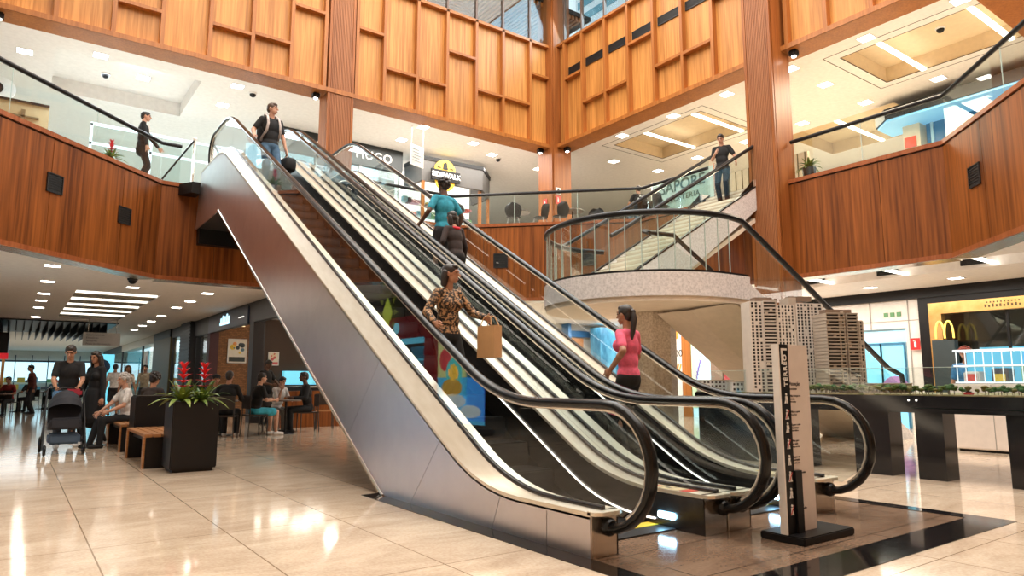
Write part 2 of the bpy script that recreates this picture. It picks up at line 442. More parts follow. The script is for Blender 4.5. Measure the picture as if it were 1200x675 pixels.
# columns
def column(name, x0, x1, y0, y1, z0, z1, flutes):
    m = MB(); bm = bmesh.new(); bmesh.ops.create_cube(bm, size=1)
    for v in bm.verts: v.co = Vector(((x0+x1)/2+v.co.x*(x1-x0), (y0+y1)/2+v.co.y*(y1-y0), (z0+z1)/2+v.co.z*(z1-z0)))
    es = [e for e in bm.edges if abs(e.verts[0].co.z-e.verts[1].co.z) > 1]
    bmesh.ops.bevel(bm, geom=es, offset=.05, segments=4, affect='EDGES'); m.frombm(bm)
    m.cur = 1
    n = 16
    if flutes == 'y':
        w = (x1-x0-.16)/n
        for i in range(n): m.box(x0+.08+w*(i+.15), x0+.08+w*(i+.8), y0-.025, y0+.01, z0, z1)
        m.cur = 0; m.box(x0, x0+.07, y0-.03, y0+.02, z0, z1); m.box(x1-.07, x1, y0-.03, y0+.02, z0, z1)
    if flutes == 'x':
        w = (y1-y0-.16)/n
        for i in range(n): m.box(x0-.025, x0+.01, y0+.08+w*(i+.15), y0+.08+w*(i+.8), z0, z1)
        m.cur = 0; m.box(x0-.03, x0+.02, y0, y0+.07, z0, z1); m.box(x0-.03, x0+.02, y1-.07, y1, z0, z1)
    return struct(m, name, [WOODC, FLUTE])
column('column_1', 6.2, 6.93, 16.98, 17.6, ZF, 15, 'y')
column('column_2', 13.6, 14.35, 8.55, 9.27, 0, 15, 'x')
column('column_3', 13.8, 14.62, 16.75, 17.57, ZF, 15, None)
column('column_4', -1.75, -1.0, 16.98, 17.6, ZF, 15, 'y')
column('column_5', 13.6, 14.35, -.6, .12, 0, 15, 'x')

# ceiling of the upper storey with coffers
UPI = [(-22, 17.57), (14.62, 17.57), (14.62, 4.9), (22, 4.9), (45, 4.9), (45, 72), (-22, 72)]
cof = [rect(15.75, 18.1, 5.0, 8.08), rect(15.65, 18.05, 12.2, 15.8), rect(.2, 3.4, 18.65, 21.6), rect(19.6, 22.5, 8.6, 12.0)]
m = MB(); flat_poly(m, UPI, cof, 9.0, False)
for c in cof:
    m.cur = 2 if c[0][0] > 10 else 0
    for a, b in zip(c, c[1:]+c[:1]): m.add([(*a, 9.0), (*b, 9.0), (*b, 9.4), (*a, 9.4)], [[0, 1, 2, 3]])
    m.add([(*p, 9.4) for p in c], [[3, 2, 1, 0]])
m.cur = 1                                    # dark shadow gap round every coffer
for (x0, x1, y0, y1) in ((15.75, 18.1, 5.0, 8.08), (15.65, 18.05, 12.2, 15.8)):
    e = .28
    for q in ((x0-e, x1+e, y0-e, y0-e+.02), (x0-e, x1+e, y1+e-.02, y1+e), (x0-e, x0-e+.02, y0-e, y1+e), (x1+e-.02, x1+e, y0-e, y1+e),
              (x0, x1, y1-.02, y1), (x1-.02, x1, y0, y1), (x0, x0+.02, y0, y1), (x0, x1, y0, y0+.02)): m.box(*q, 8.996, 9.004)
struct(m, 'ceiling_upper', [CEILW, GROOVE, COVE])
# edge between the soffit board and the ceiling
m = MB(); m.box(-1.0, 14.0, 17.55, 17.62, 8.86, 9.02); m.box(14.6, 14.66, 4.9, 17.6, 8.86, 9.02); struct(m, 'trim_1', CEILW)

# glazing above the teak walls, with mullions
MULL = mat('bronze_mullion', (.10, .055, .035), .35)
m = MB()
for x in BX: m.box(x-.035, x+.035, YB+.02, YB+.12, ZT, 14.6)
m.box(-1, 14, YB+.02, YB+.12, 14.6, 14.8); struct(m, 'window_1', MULL)
m = MB(); m.box(-1, 13.9, YB+.06, YB+.08, ZT, 14.6); struct(m, 'window_2', GLASS)
m = MB()
for y in BY[:7]: m.box(XR+.02, XR+.12, y-.03, y+.03, ZT, 14.6)
m.box(XR+.02, XR+.12, 4.4, 17, 14.6, 14.8); struct(m, 'window_3', MULL)
m = MB(); m.box(XR+.06, XR+.08, 4.4, 16.9, ZT, 14.6); struct(m, 'window_4', GLASS)
# slatted ceiling seen through the back glazing
m = MB(); m.cur = 1; m.box(-3, 16, 17.2, 23, 14.15, 14.3); m.cur = 0
for i in range(36):
    t = .16*i
    m.box(-3, 10.2+t, 17.25+t, 17.25+t+.085, 14.0, 14.15) if i < 34 else None
    if i < 34: m.box(10.2+t, 10.2+t+.085, 17.25, 17.25+t, 14.0, 14.15)
struct(m, 'ceiling_slatted', [WOODB, mat('dark_void', (.03, .02, .015), .8)])
m = MB(); m.box(-3, 20, 22.9, 23.1, 9.06, 14.8); struct(m, 'wall_clerestory', CEILW)
# roof: solid slab shutting out sky light, glazing bars under it
m = MB()
m.box(-22, 14.2, -9, 17.2, 14.8, 15.0); m.box(14.2, 24, -9, 4.9, 14.8, 15.0)
struct(m, 'ceiling_roof', CEILW)
m = MB()
for i in range(8): m.box(-1.2+i*2.2, -1.12+i*2.2, -3, 17, 14.75, 15.0)
for i in range(9): m.box(-1.2, 14.2, -3+i*2.5, -2.92+i*2.5, 14.75, 15.0)
struct(m, 'window_5', MULL)
# buildings outside the clerestory
for i, (x0, y0, w, h, c) in enumerate(((34, 20, 9, 34, (.62, .70, .74)), (36, 8, 8, 30, (.55, .66, .70)), (40, 36, 9, 40, (.7, .75, .78)))):
    t = thing('office_block', ('pale office block outside the high window, ' + ('beside the corner column', 'at the right end of the glazing', 'farthest away')[i]), 'building', (x0, y0, 0), 'blocks outside the high window')
    b = MB(); b.box(x0, x0+w, y0, y0+9, 0, h); b.build('walls', mat('concrete_%d' % i, c, .7), t)
    b = MB()
    for k in range(int(h/1.4)): b.box(x0-.05, x0, y0+.3, y0+8.7, .5+k*1.4, 1.2+k*1.4)
    b.build('window_band', mat('blue_glazing', (.10, .28, .36), .2), t)

# vents in the fascia and in the teak wall
VENT = mat('vent_black', (.012, .012, .012), .5)
def vent(p, d, w, h, label, grp):
    """square black grille; p centre, d horizontal direction, faces right of d"""
    d = Vector((*d, 0)).normalized(); n = Vector((d.y, -d.x, 0)); p = Vector(p)
    M = Matrix((d, Vector((0, 0, 1)), n)).transposed().to_4x4(); M.translation = p
    t = thing('vent_grille', label, 'vent', tuple(p), grp)
    a = MB(); a.box(-w/2, w/2, -h/2, -h/2+.02, 0, .03); a.box(-w/2, w/2, h/2-.02, h/2, 0, .03); a.box(-w/2, -w/2+.02, -h/2, h/2, 0, .03); a.box(w/2-.02, w/2, -h/2, h/2, 0, .03)
    a.xf(M); a.build('frame', VENT, t)
    a = MB(); a.box(-w/2+.02, w/2-.02, -h/2+.02, h/2-.02, 0, .008)
    for k in range(7): a.box(-w/2+.02, w/2-.02, -h/2+.03+k*(h-.05)/7, -h/2+.045+k*(h-.05)/7, .008, .022)
    a.xf(M); a.build('slats', VENT, t)
V1 = 'black grilles in the rosewood fascia'
vent((.33, 14.88, 4.78), (1, 1), .36, .36, 'black square grille in the left slanted fascia, the higher one nearer the camera', V1)
vent((1.62, 16.17, 4.62), (1, 1), .36, .36, 'black square grille in the left slanted fascia, nearer the escalator', V1)
vent((11.15, 15.95, 4.62), (1, -1), .42, .42, 'black square grille in the far corner fascia beside the escalator handrail', V1)
vent((12.95, 14.15, 4.62), (1, -1), .42, .42, 'black square grille in the far corner fascia behind the stair landing rail', V1)
vent((13.25, 4.58, 4.7), (-1, -1), .38, .38, 'black square grille in the right-hand slanted fascia', V1)
V2 = 'dark slot grilles high on the teak wall'
for k, (a, b) in enumerate(((15.62, 16.3), (14.58, 15.45), (13.58, 14.4), (12.6, 13.4), (11.58, 12.4), (10.58, 11.4))):
    vent((XR+.155, (a+b)/2, 11.36), (0, -1), b-a, .26, ('long dark slot grille high on the teak wall, ' + ('nearest the corner column', 'second from the corner', 'third from the corner', 'fourth from the corner', 'fifth from the corner', 'nearest the right-hand column')[k]), V2)

# light lines that wash the bottoms of the teak panels
WARM = emit_mat('warm_light_line', (1., .62, .25), 9.)
for k, (a, b) in enumerate(((-.85, 6.05), (7.0, 13.9))):
    m = MB(); m.box(a, b, YB+.05, YB+.075, ZW+.022, ZW+.035)
    tag(m.build('light_line', WARM), ('warm light line along the foot of the back teak wall, ' + ('left of the column', 'right of the column')[k]), 'light', 'light lines under the teak walls')
for k, (a, b) in enumerate(((9.4, 16.4), (4.5, 8.4))):
    m = MB(); m.box(XR+.05, XR+.075, a, b, ZW+.022, ZW+.035)
    tag(m.build('light_line', WARM), ('warm light line along the foot of the right teak wall, ' + ('left of the column', 'right of the column')[k]), 'light', 'light lines under the teak walls')

LIGHTW = emit_mat('concourse_lamp', (1., .90, .78), 42.)
# recessed ceiling lamps ------------------------------------------------
def downlight(label, cat='light', grp=None, sz=.3, m_=LIGHT):
    t = thing('ceiling_light', label, cat, (0, 0, 0), grp)
    a = MB()
    for q in ((-sz/2-.02, sz/2+.02, -sz/2-.02, -sz/2), (-sz/2-.02, sz/2+.02, sz/2, sz/2+.02), (-sz/2-.02, -sz/2, -sz/2, sz/2), (sz/2, sz/2+.02, -sz/2, sz/2)): a.box(*q, -.012, 0)
    a.build('frame', WHITE, t, False)
    a = MB(); a.box(-sz/2, sz/2, -sz/2, sz/2, -.006, 0); a.build('diffuser', m_, t, False)
    return t
def lights(proto, spots, z, labeler):
    for i, (x, y) in enumerate(spots):
        o = proto if i == 0 else dup(proto, (0, 0, 0))
        o.location = (x, y, z); o['label'] = labeler(i, len(spots))
ORD = ['nearest', 'second', 'third', 'fourth', 'fifth', 'sixth', 'seventh', 'eighth', 'ninth', 'tenth', 'eleventh', 'twelfth']
def row(text): return lambda i, n: text % ('farthest' if i == n-1 else ORD[i])
lights(downlight('x', grp='square lamps in the upper ceiling, right side'), [(15.3, 5.25), (15.3, 7.2), (15.3, 9.1), (15.28, 11.03), (15.3, 12.93), (15.25, 15.0)], 9.0, row('square ceiling lamp in the row just behind the right teak wall, %s from the camera'))
lights(downlight('x', grp='square lamps in the upper ceiling, right side'), [(18.95, 7.17), (18.95, 9.07), (18.95, 11), (18.95, 13), (18.95, 15), (18.97, 16.85)], 9.0, row('square ceiling lamp in the row beyond the right coffers, %s from the camera'))
lights(downlight('x', grp='square lamps in the upper ceiling, right side'), [(16.9, 9.1), (16.85, 17.03), (15.2, 19.3)], 9.0, row('square ceiling lamp between the two rows upstairs, %s from the camera'))
lights(downlight('x', grp='square lamps in the upper ceiling, left side', m_=LIGHTC), [(-.4, 19.35), (1.1, 18.53), (2.12, 19.3), (4.24, 18.4), (4.23, 19.95)], 9.0, lambda i, n: 'square lamp in the white ceiling above the left balustrade, %s' % ('far left', 'second from left', 'above the man in the suit', 'above the escalator top', 'behind the escalator top')[i])
lights(downlight('x', grp='square lamps in the upper ceiling, middle'), [(9.7, 18.1), (11.76, 18.4), (9.67, 19.5), (12.9, 19)], 9.0, lambda i, n: 'square lamp in the white ceiling between the columns, %s' % ('left front', 'right front', 'left back', 'nearest the corner column')[i])
lights(downlight('x', grp='square lamps in the lower ceiling', sz=.26, m_=LIGHTW), [(.46, 16.25), (.47, 18.9), (.48, 21.57), (.47, 23.5), (.47, 25.77), (.48, 29.6)], 3.45, row('square lamp in the left row of the lower concourse ceiling, %s'))
lights(downlight('x', grp='square lamps in the lower ceiling', sz=.26, m_=LIGHTW), [(3.95, 19.05), (3.95, 21.25), (3.95, 23.3), (4.05, 26.6), (4.1, 29.2), (4.15, 31.7), (4.2, 34.5)], 3.45, row('square lamp in the right row of the lower concourse ceiling, %s'))
lights(downlight('x', grp='square lamps in the lower ceiling', sz=.26), [(2.2, 18.9), (2.2, 31)], 3.45, lambda i, n: 'square lamp in the middle of the lower ceiling, %s the slatted light bay' % ('in front of', 'behind')[i])
lights(downlight('x', grp='square lamps in the lower ceiling', sz=.26), [(16.9, 8.3), (16.9, 6.4), (16.9, 4.6)], 3.45, row('square lamp in front of the black shop fascia on the right, %s'))
lights(downlight('x', grp='added unseen lamps under the upper floor behind the escalators', sz=.36, m_=emit_mat('added_lamp', (1., .93, .84), 48.)), [(8.0, 18.2), (10.0, 18.2), (12.0, 18.2), (14.5, 17.6), (8.0, 20.2), (10.0, 20.2), (12.0, 20.2), (14.5, 19.6)], 3.45, lambda i, n: 'added unseen square lamp under the upper floor behind the escalators, %s in the %s row' % (('leftmost', 'second', 'third', 'rightmost')[i % 4], ('front', 'back')[i // 4]))  # unseen lamps added to light the floor behind the escalators
# strip lamps
STRIPM = emit_mat('strip_lamp', (1., .96, .86), 4.)
def strip(p0, p1, w, label, grp, m_=STRIPM, h=.05):
    a = MB(); a.bbox(min(p0[0], p1[0])-(w/2 if p0[0] == p1[0] else 0), max(p0[0], p1[0])+(w/2 if p0[0] == p1[0] else 0), min(p0[1], p1[1])-(w/2 if p0[1] == p1[1] else 0), max(p0[1], p1[1])+(w/2 if p0[1] == p1[1] else 0), p0[2], p0[2]+h, .008)
    return tag(a.build('strip_light', m_), label, 'light', grp)
SG = 'strip lamps in the upper coffers'
strip((15.75, 7.15, 8.98), (18.1, 7.15, 8.98), .12, 'long bright strip lamp across the nearer right coffer, on its left', SG)
strip((15.75, 5.25, 8.98), (18.1, 5.25, 8.98), .12, 'long bright strip lamp across the nearer right coffer, on its right', SG)
strip((15.65, 14.4, 8.98), (18.05, 14.4, 8.98), .12, 'long bright strip lamp across the farther right coffer, on its left', SG)
strip((15.65, 12.5, 8.98), (18.05, 12.5, 8.98), .12, 'long bright strip lamp across the farther right coffer, nearest the right column', SG)
strip((19.6, 10.3, 8.98), (22.5, 10.3, 8.98), .12, 'bright strip lamp in the back coffer behind the right column', SG)
for k, y in enumerate((8.6, 6.9, 5.2, 3.5)):
    strip((14.47, y, 3.47), (15.68, y, 3.47), .09, 'bright strip lamp in the recessed bay over the right walkway, %s' % ('beside the column', 'second from the column', 'third from the column', 'farthest right')[k], 'strip lamps over the right walkway')
for k in range(5):
    y = 21.0+k*1.75
    strip((1.12, y, 3.47), (3.05, y, 3.47), .12, 'wide strip lamp in the slatted bay of the lower ceiling, %s' % ORD[k], 'strip lamps in the slatted bay', emit_mat('bay_lamp', (1., .94, .84), 2.2))
m = MB()
for k in range(5): m.box(1.14, 3.03, 21.3+k*1.75, 22.1+k*1.75, 3.47, 3.75)
struct(m, 'trim_2', mat('coffer_beam', (.30, .26, .18), .6))
# air grilles in the recessed strip on the right
for k, y in enumerate((9.0, 7.3, 5.6)):
    vent((15.69, y, 3.63), (0, -1), .46, .22, 'black air grille in the recessed bay over the right walkway, %s' % ('beside the column', 'middle one', 'farthest right')[k], 'air grilles over the right walkway')
# hanging black baffles far down the concourse
m = MB()
for k in range(26): m.box(-3.2+k*.24, -3.17+k*.24, 31, 38, 3.02, 3.40)
struct(m, 'ceiling_baffles', BLACK)
m = MB(); m.box(-3.4, 3.2, 30.8, 38.2, 3.40, 3.44); struct(m, 'trim_3', BLACK)
# ================================================================= ESCALATORS
Y0 = 2.92                                   # where the handrail line would meet z = 0
X1, X2, X3, X4 = 3.27, 4.47, 4.695, 5.98    # the four handrails
def run(off, zlo, zhi, Ya, Yb, T=.55, n=8):
    """side profile: flat, bend, 30 degree slope, bend, flat -> list of (y,z)"""
    c = math.cos(math.atan(S30)); s = math.sin(math.atan(S30))
    yl = (zlo-off)/S30+Y0; yu = (zhi-off)/S30+Y0
    def bez(p0, p1, p2): return [((1-t)**2*p0[0]+2*t*(1-t)*p1[0]+t*t*p2[0], (1-t)**2*p0[1]+2*t*(1-t)*p1[1]+t*t*p2[1]) for t in [i/n for i in range(n+1)]]
    P = [(Ya, zlo)]
    P += bez((yl-T, zlo), (yl, zlo), (yl+T*c, zlo+T*s))
    P += [((yl*(1-k)+yu*k), off+S30*((yl*(1-k)+yu*k)-Y0)) for k in (.25, .5, .75)]
    P += bez((yu-T*c, zhi-T*s), (yu, zhi), (yu+T, zhi))
    P += [(Yb, zhi)]
    return P
RL, RU = 1.0, 6.71                           # handrail heights at the two landings
YA, YBT = 3.43, 15.95
def rail_run(d=0.):
    """handrail loop centre line, drawn in by d"""
    r = .405-d
    lo = [(3.62, .185+d*.9)] + [(YA - r*math.sin(a), (RL+.19)/2 + (-(RL-.19)/2+d)*math.cos(a)) for a in [PI*i/12 for i in range(13)]]
    mid = run(-.02-d, RL-d, RU-d, YA, YBT)[1:-1]
    zc = RU-.405
    hi = [(YBT + r*math.sin(a), zc + (.405-d)*math.cos(a)) for a in [PI*i/12 for i in range(13)]] + [(15.75, RU-.81+d)]
    return lo+mid+hi
def z_at(prof, y):
    for (a, b) in zip(prof, prof[1:]):
        if a[0] <= y <= b[0] and b[0] > a[0]: return a[1]+(b[1]-a[1])*(y-a[0])/(b[0]-a[0])
    return prof[0][1] if y < prof[0][0] else prof[-1][1]
IN = run(-.62, .30, ZF+.30, 3.47, 16.62)     # inner deck edge, at the skirt
OUTD = run(-.80, .295, ZF+.27, 3.47, 16.62)  # outer deck edge, at the cladding
def off_prof(p, d): return [(y, z+d) for y, z in p]
STEP = mat('step_metal', (.012, .012, .013), .5, .3)
CLEAT = stripe_mat('step_cleats', (.008, .008, .009), (.035, .034, .034), (1, 0, 0), 90, .5, .45, .4)
YEL = mat('comb_yellow', (.85, .55, .03), .5)
DECK = noise_mat('champagne_steel', (.84, .75, .60), (.92, .84, .70), (1, .15, .15), 18, 3, .42, .6)
LED = emit_mat('skirt_light_line', (1., .90, .78), 2.6)
BLUE = emit_mat('blue_white_lamp', (.35, .72, 1.), 30.)
def sweep_prof(mb, prof, sect, X):
    """sect: list of (dx, dn) round a closed section; follows the (y,z) profile"""
    n = len(sect); vs = []
    for i, (y, z) in enumerate(prof):
        a = prof[max(i-1, 0)]; b = prof[min(i+1, len(prof)-1)]
        t = Vector((b[0]-a[0], b[1]-a[1])); t.normalize(); nn = Vector((-t.y, t.x))
        for dx, dn in sect: vs.append((X+dx, y+nn.x*dn, z+nn.y*dn))
    fs = []
    for i in range(len(prof)-1):
        for k in range(n): fs.append([i*n+k, (i+1)*n+k, (i+1)*n+(k+1) % n, i*n+(k+1) % n])
    mb.add(vs, fs, True); mb.add(vs[:n], [list(range(n))], False); mb.add(vs[-n:], [list(range(n))[::-1]], False)
RSEC = [(.048*math.cos(a), .033*math.sin(a)) for a in [2*PI*k/12 for k in range(12)]]
def strip_surf(mb, pa, xa, pb, xb):
    mb.loft([(xa, y, z) for y, z in pa], [(xb, y, z) for y, z in pb])
def panel_cuts(top, bot, ys):
    """cut the band between two profiles at stations ys (top y, bottom y)"""
    out = []
    for (t0, b0), (t1, b1) in zip(ys, ys[1:]):
        T = [(t0, z_at(top, t0))] + [p for p in top if t0+.01 < p[0] < t1-.01] + [(t1, z_at(top, t1))]
        B = [(b0, z_at(bot, b0))] + [p for p in bot if b0+.01 < p[0] < b1-.01] + [(b1, z_at(bot, b1))]
        out.append(T+B[::-1])
    return out
BOT = [(3.47, .002), (6.63, .002), (14.68, 4.65), (17.05, 4.65)]
PICS = [(.75, .12, .05), (.9, .75, .5), (.1, .1, .1), (.8, .1, .08), (.85, .6, .1), (.1, .2, .5), (.05, .05, .05)]
def escalator(xa, xb, outer_l, outer_r, label, block_l, block_r, light_on):
    """xa, xb handrails; outer_* true where the side is clad; block_* x range of the pedestal"""
    e = thing('escalator', label, 'escalator', ((xa+xb)/2, 3.4, 0), 'twin escalators')
    for side, (x, blk, outer) in enumerate(((xa, block_l, outer_l), (xb, block_r, outer_r))):
        sg = 1 if side == 0 else -1                       # towards the steps
        # moving handrail and its guide
        m = MB(); sweep_prof(m, rail_run(), RSEC, x); h = m.build('handrail', RUBBER, e)
        m = MB(); sweep_prof(m, rail_run(.035)[3:-3], [(-.016, -.014), (.016, -.014), (.016, .012), (-.016, .012)], x); m.build('handrail_guide', STEELP, h)
        # panes
        gt = rail_run(.055)[4:-4]; lowz = off_prof(IN, -.02)
        topl = [p for p in run(-.02-.055, RL-.055, RU-.055, YA, YBT)]
        ys = [(4.42, 4.42), (5.6, 5.75), (7.35, 7.6), (9.1, 9.35), (10.85, 11.1), (12.6, 12.85), (14.2, 14.4), (15.6, 15.6)]
        for poly in panel_cuts(topl, lowz, [(a+.004, b+.004) for a, b in ys]):
            m = MB(); m.prism([(y-.004*(i < 0), z) for i, (y, z) in enumerate(poly)], x-.006, x+.006); m.build('glass_panel', GLASSE, e)
        r = .35
        arc = [(YA-r*math.sin(a), .595-r*math.cos(a)) for a in [PI*i/10 for i in range(3, 11)]]
        m = MB(); m.prism([(4.418, .28), (3.30, .28)][::1]+arc+[(4.418, RL-.055)], x-.006, x+.006); m.build('glass_panel', GLASSE, e)
        arc = [(YBT+r*math.sin(a), RU-.405+r*math.cos(a)) for a in [PI*i/10 for i in range(0, 8)]]
        m = MB(); m.prism([(15.608, RU-.055)]+arc+[(16.1, ZF+.28), (15.608, ZF+.28)], x-.006, x+.006); m.build('glass_panel', GLASSE, e)
        # inner deck beside the steps, and the deck on the outside of the pane
        xin = blk[1] if side == 0 else blk[0]; xout = blk[0] if side == 0 else blk[1]
        m = MB(); strip_surf(m, IN, x+sg*.012, IN, xin); strip_surf(m, IN, xin, off_prof(IN, -.03), xin+sg*.001); m.build('inner_deck', DECK, e)
        m = MB()
        o2 = OUTD if outer else off_prof(IN, 0)
        strip_surf(m, IN, x-sg*.012, o2, xout)
        if outer: strip_surf(m, o2, xout, off_prof(o2, -.045), xout)
        for k in range(9):                                  # joints of the deck lids
            pass
        dk = m.build('outer_deck', DECK, e)
        m = MB(); sweep_prof(m, off_prof(IN, .008), [(-.016, -.01), (.016, -.01), (.016, .02), (-.016, .02)], x); m.build('pane_clamp', DARKST, e)
        # skirt beside the steps
        sk = panel_cuts(off_prof(IN, -.03), run(-1.16, .0, ZF, 3.47, 16.62), [(3.47, 3.47), (4.2, 4.4), (6.5, 6.8), (9, 9.3), (11.5, 11.8), (14, 14.3), (16.62, 16.62)])
        m = MB()
        for p in sk: m.prism(p, xin-sg*.012, xin)
        m.build('skirt', DARKST, e)
        m = MB(); pts = [(y, z) for y, z in run(-.885, .06, ZF+.06, 3.95, 15.6, .5)]
        m.tube([(xin+sg*.012, y, z) for y, z in pts], .008, 6); m.build('light_line', LED, e)
        # pedestal front
        m = MB(); m.bbox(blk[0]+.008, blk[1]-.008, 3.47, 3.52, .0, .285, .006); m.build('front_plate', STEELP, e)
        m = MB(); m.lathe([(.052, 0), (.06, .03), (.06, .07), (.045, .09)], n=14)
        m.xf(Matrix.Translation((x, 3.475, .20)) @ Matrix.Rotation(PI/2, 4, 'X')); m.build('handrail_inlet', RUBBER, e)
        # rounded lip of the deck end
        m = MB(); m.prism([(blk[0], 3.50), (blk[1], 3.50), (blk[1], 3.43), (blk[1]-.05, 3.40), (blk[0]+.05, 3.40), (blk[0], 3.43)], .275, .30, 'z'); m.build('deck_end', DECK, e)
        if side == 1 or True:
            # row of safety pictograms on the deck by the entry, red stop button
            if side == 1:
                for k in range(8):
                    y = 3.62+k*.105; c = PICS[k % 7]
                    m = MB(); m.box(blk[0]+.012, x-.03, y, y+.09, .3015, .303); m.cur = 1
                    mx_ = (blk[0]+x)/2-.01
                    m.box(mx_-.02, mx_+.02, y+.02, y+.07, .303, .3042); m.lathe([(.018, .303), (.018, .3046)], (mx_, y+.045, 0), 10, False)
                    m.build('safety_pictogram', [mat('sticker_cream', (.86, .74, .46), .5) if k else mat('sticker_red', (.75, .12, .08), .5), mat('pict_%d' % (k % 7), c, .5)], dk)
    il, ir = block_l[1], block_r[0]
    # steps: one mesh, copied
    proto = None
    yn = 4.05
    k = 0
    while yn < 15.6:
        zs = min(max(S30*(yn-Y0)-1.02-.02, 0.0), ZF)
        if proto is None:
            m = MB(); w = (ir-il)/2-.012
            m.box(-w, w, 0, .40, -.03, .0)
            pr = [(0, -.03)] + [(-.02*math.sin(PI*i/8)+.02*i/8, -.03-.24*i/8) for i in range(9)] + [(.05, -.27), (.05, -.03)]
            m.prism(pr, -w, w)
            m.cur = 1
            for q in range(40):
                xx = -w+.02+q*(2*w-.04)/39.; m.box(xx-.005, xx+.005, .004, .398, 0, .012)
            proto = m.mesh('step', [STEP, CLEAT])
        o = bpy.data.objects.new('step', proto); COL.objects.link(o); o.parent = e
        b = BASE[e.name]; o.location = ((il+ir)/2-b[0], yn-b[1], zs-b[2]+(.0 if zs > 0 else -.004))
        yn += .4; k += 1
    # landing plates with their comb
    for (ya, yb, z) in ((3.75, 4.05, .0), (15.6, 17.1, ZF)):
        m = MB(); m.box(il-.01, ir+.01, ya, yb, z-.05, z+.012)
        m.cur = 1
        if z < 1: m.box(il, ir, 3.93, 4.04, z+.012, z+.017)
        m.build('landing_plate', [CLEAT, YEL], e)
    # underside of the truss
    m = MB(); B = [(4.2, -.0), (6.63, .004), (14.68, 4.654), (17.05, 4.654)]
    strip_surf(m, B[1:], block_l[0]+.01 if outer_l else block_l[0], B[1:], block_r[1]-.01 if outer_r else block_r[1])
    m.sm = False; m.build('truss_underside', mat('truss_black', (.015, .013, .013), .6), e)
    # cladding panels on the open side
    for outer, xo, sg in ((outer_l, block_l[0], 1), (outer_r, block_r[1], -1)):
        if not outer: continue
        top = off_prof(OUTD, -.03)
        st = [(3.47, 3.47), (3.93, 3.93), (4.5, 4.62), (5.45, 6.0), (6.75, 7.55), (8.5, 9.3), (10.3, 11.1), (12.1, 12.9), (14.0, 14.7), (16.62, 16.9)]
        for a in panel_cuts(top, BOT, st):
            cy = sum(p[0] for p in a)/len(a); cz = sum(p[1] for p in a)/len(a)
            a = [(y+(.003 if y < cy else -.003), z) for y, z in a]
            m = MB(); m.prism(a, xo, xo+sg*.025); m.build('cladding_panel', STEEL, e)
        m = MB(); sweep_prof(m, [(6.58, -.0), (6.63, .006), (14.68, 4.652)], [(-.012, -.02), (.03, -.02), (.03, .022), (-.012, .022)], xo); m.build('edge_trim', STEELP, e)
    # blue-white lamp in the skirt by the comb
    if light_on:
        m = MB(); xx = ir
        m.bbox(xx-.022, xx-.0, 3.74, 3.92, .075, .125, .01); m.build('comb_lamp', BLUE, e)
    return e
BL1, BL2, BL3, BL4 = (3.15, 3.40), (4.30, 4.583), (4.586, 4.88), (5.80, 6.14)
escalator(X1, X2, True, False, 'nearer escalator with steel clad side, going down from the upper floor to the brown floor', BL1, BL2, True)
escalator(X3, X4, False, True, 'farther escalator of the pair, carrying riders up beside the curved stair', BL3, BL4, True)
# black beam that carries the head of the escalators
m = MB(); m.box(3.2, 6.1, 16.7, 17.3, 4.3, 5.6); m.prism([(2.75, 16.93), (3.13, 16.93), (3.13, 16.5), (2.95, 16.5)], 5.42, 5.68, 'z'); struct(m, 'trim_4', BLACK)
# ================================================================= CURVED STAIR
GRAN = noise_mat('pale_granite', (.60, .58, .58), (.86, .83, .83), (1, 1, 1), 26, 8, .35, 0, .34, .6)
SOFF = mat('stair_soffit_cream', (.86, .76, .63), .7)
TREAD = mat('stair_limestone', (.80, .73, .61), .4)
RISER = mat('stair_riser', (.62, .52, .40), .5)
st = thing('staircase', 'pale granite stair with a rounded half landing and black handrails, right of the escalators', 'stairs', (9.3, 8.7, 0))
CX, CY, CR, ZL = 9.3, 8.62, 1.88, 2.85
U0, U1 = 9.12, 10.72                        # y range of the upper flight
L0, L1 = 6.78, 8.3                          # lower flight
NU = 17; RU_ = (ZF-ZL)/NU; TU = .285; XU = 9.15
for k in range(NU):
    m = MB(); x = XU+k*TU; z = ZL+(k+1)*RU_
    m.box(x, x+TU+.03 if k < NU-1 else 14.05, U0+.06, U1-.06, z-.045, z); m.cur = 1; m.box(x, x+.03, U0+.06, U1-.06, z-RU_-.01, z-.045); m.cur = 2
    m.box(x-.004, x+.022, U0+.06, U1-.06, z-.002, z+.003)
    m.build('step', [TREAD, RISER, mat('nosing_brown', (.30, .20, .11), .5)], st)
SL = RU_/TU
XT = XU+NU*TU
for (y0, y1) in ((U0, U0+.07), (U1-.07, U1)):
    m = MB(); m.prism([(XU-.1, ZL-.0), (XU+.1, ZL+.22), (XT-.1, ZF+.10), (13.58, ZF+.10), (13.58, ZF-.62), (XU+.5, ZL-.42)], y0, y1, 'y'); sg_ = m.build('stringer', GRAN, st)
    m = MB(); m.prism([(XU+.08, ZL+.22), (XT-.1, ZF+.1), (XT-.1, ZF+.13), (XU+.08, ZL+.25)], y0-.008, y1+.008, 'y'); m.build('stringer_cap', BLACK, sg_)
m = MB(); m.prism([(XU, ZL-.42), (XU+.4, ZL-.42), (13.9, ZF-.72), (13.9, ZF-.62), (XU+.4, ZL-.3), (XU, ZL-.3)], U0+.05, U1-.05, 'y'); m.build('upper_soffit', SOFF, st)
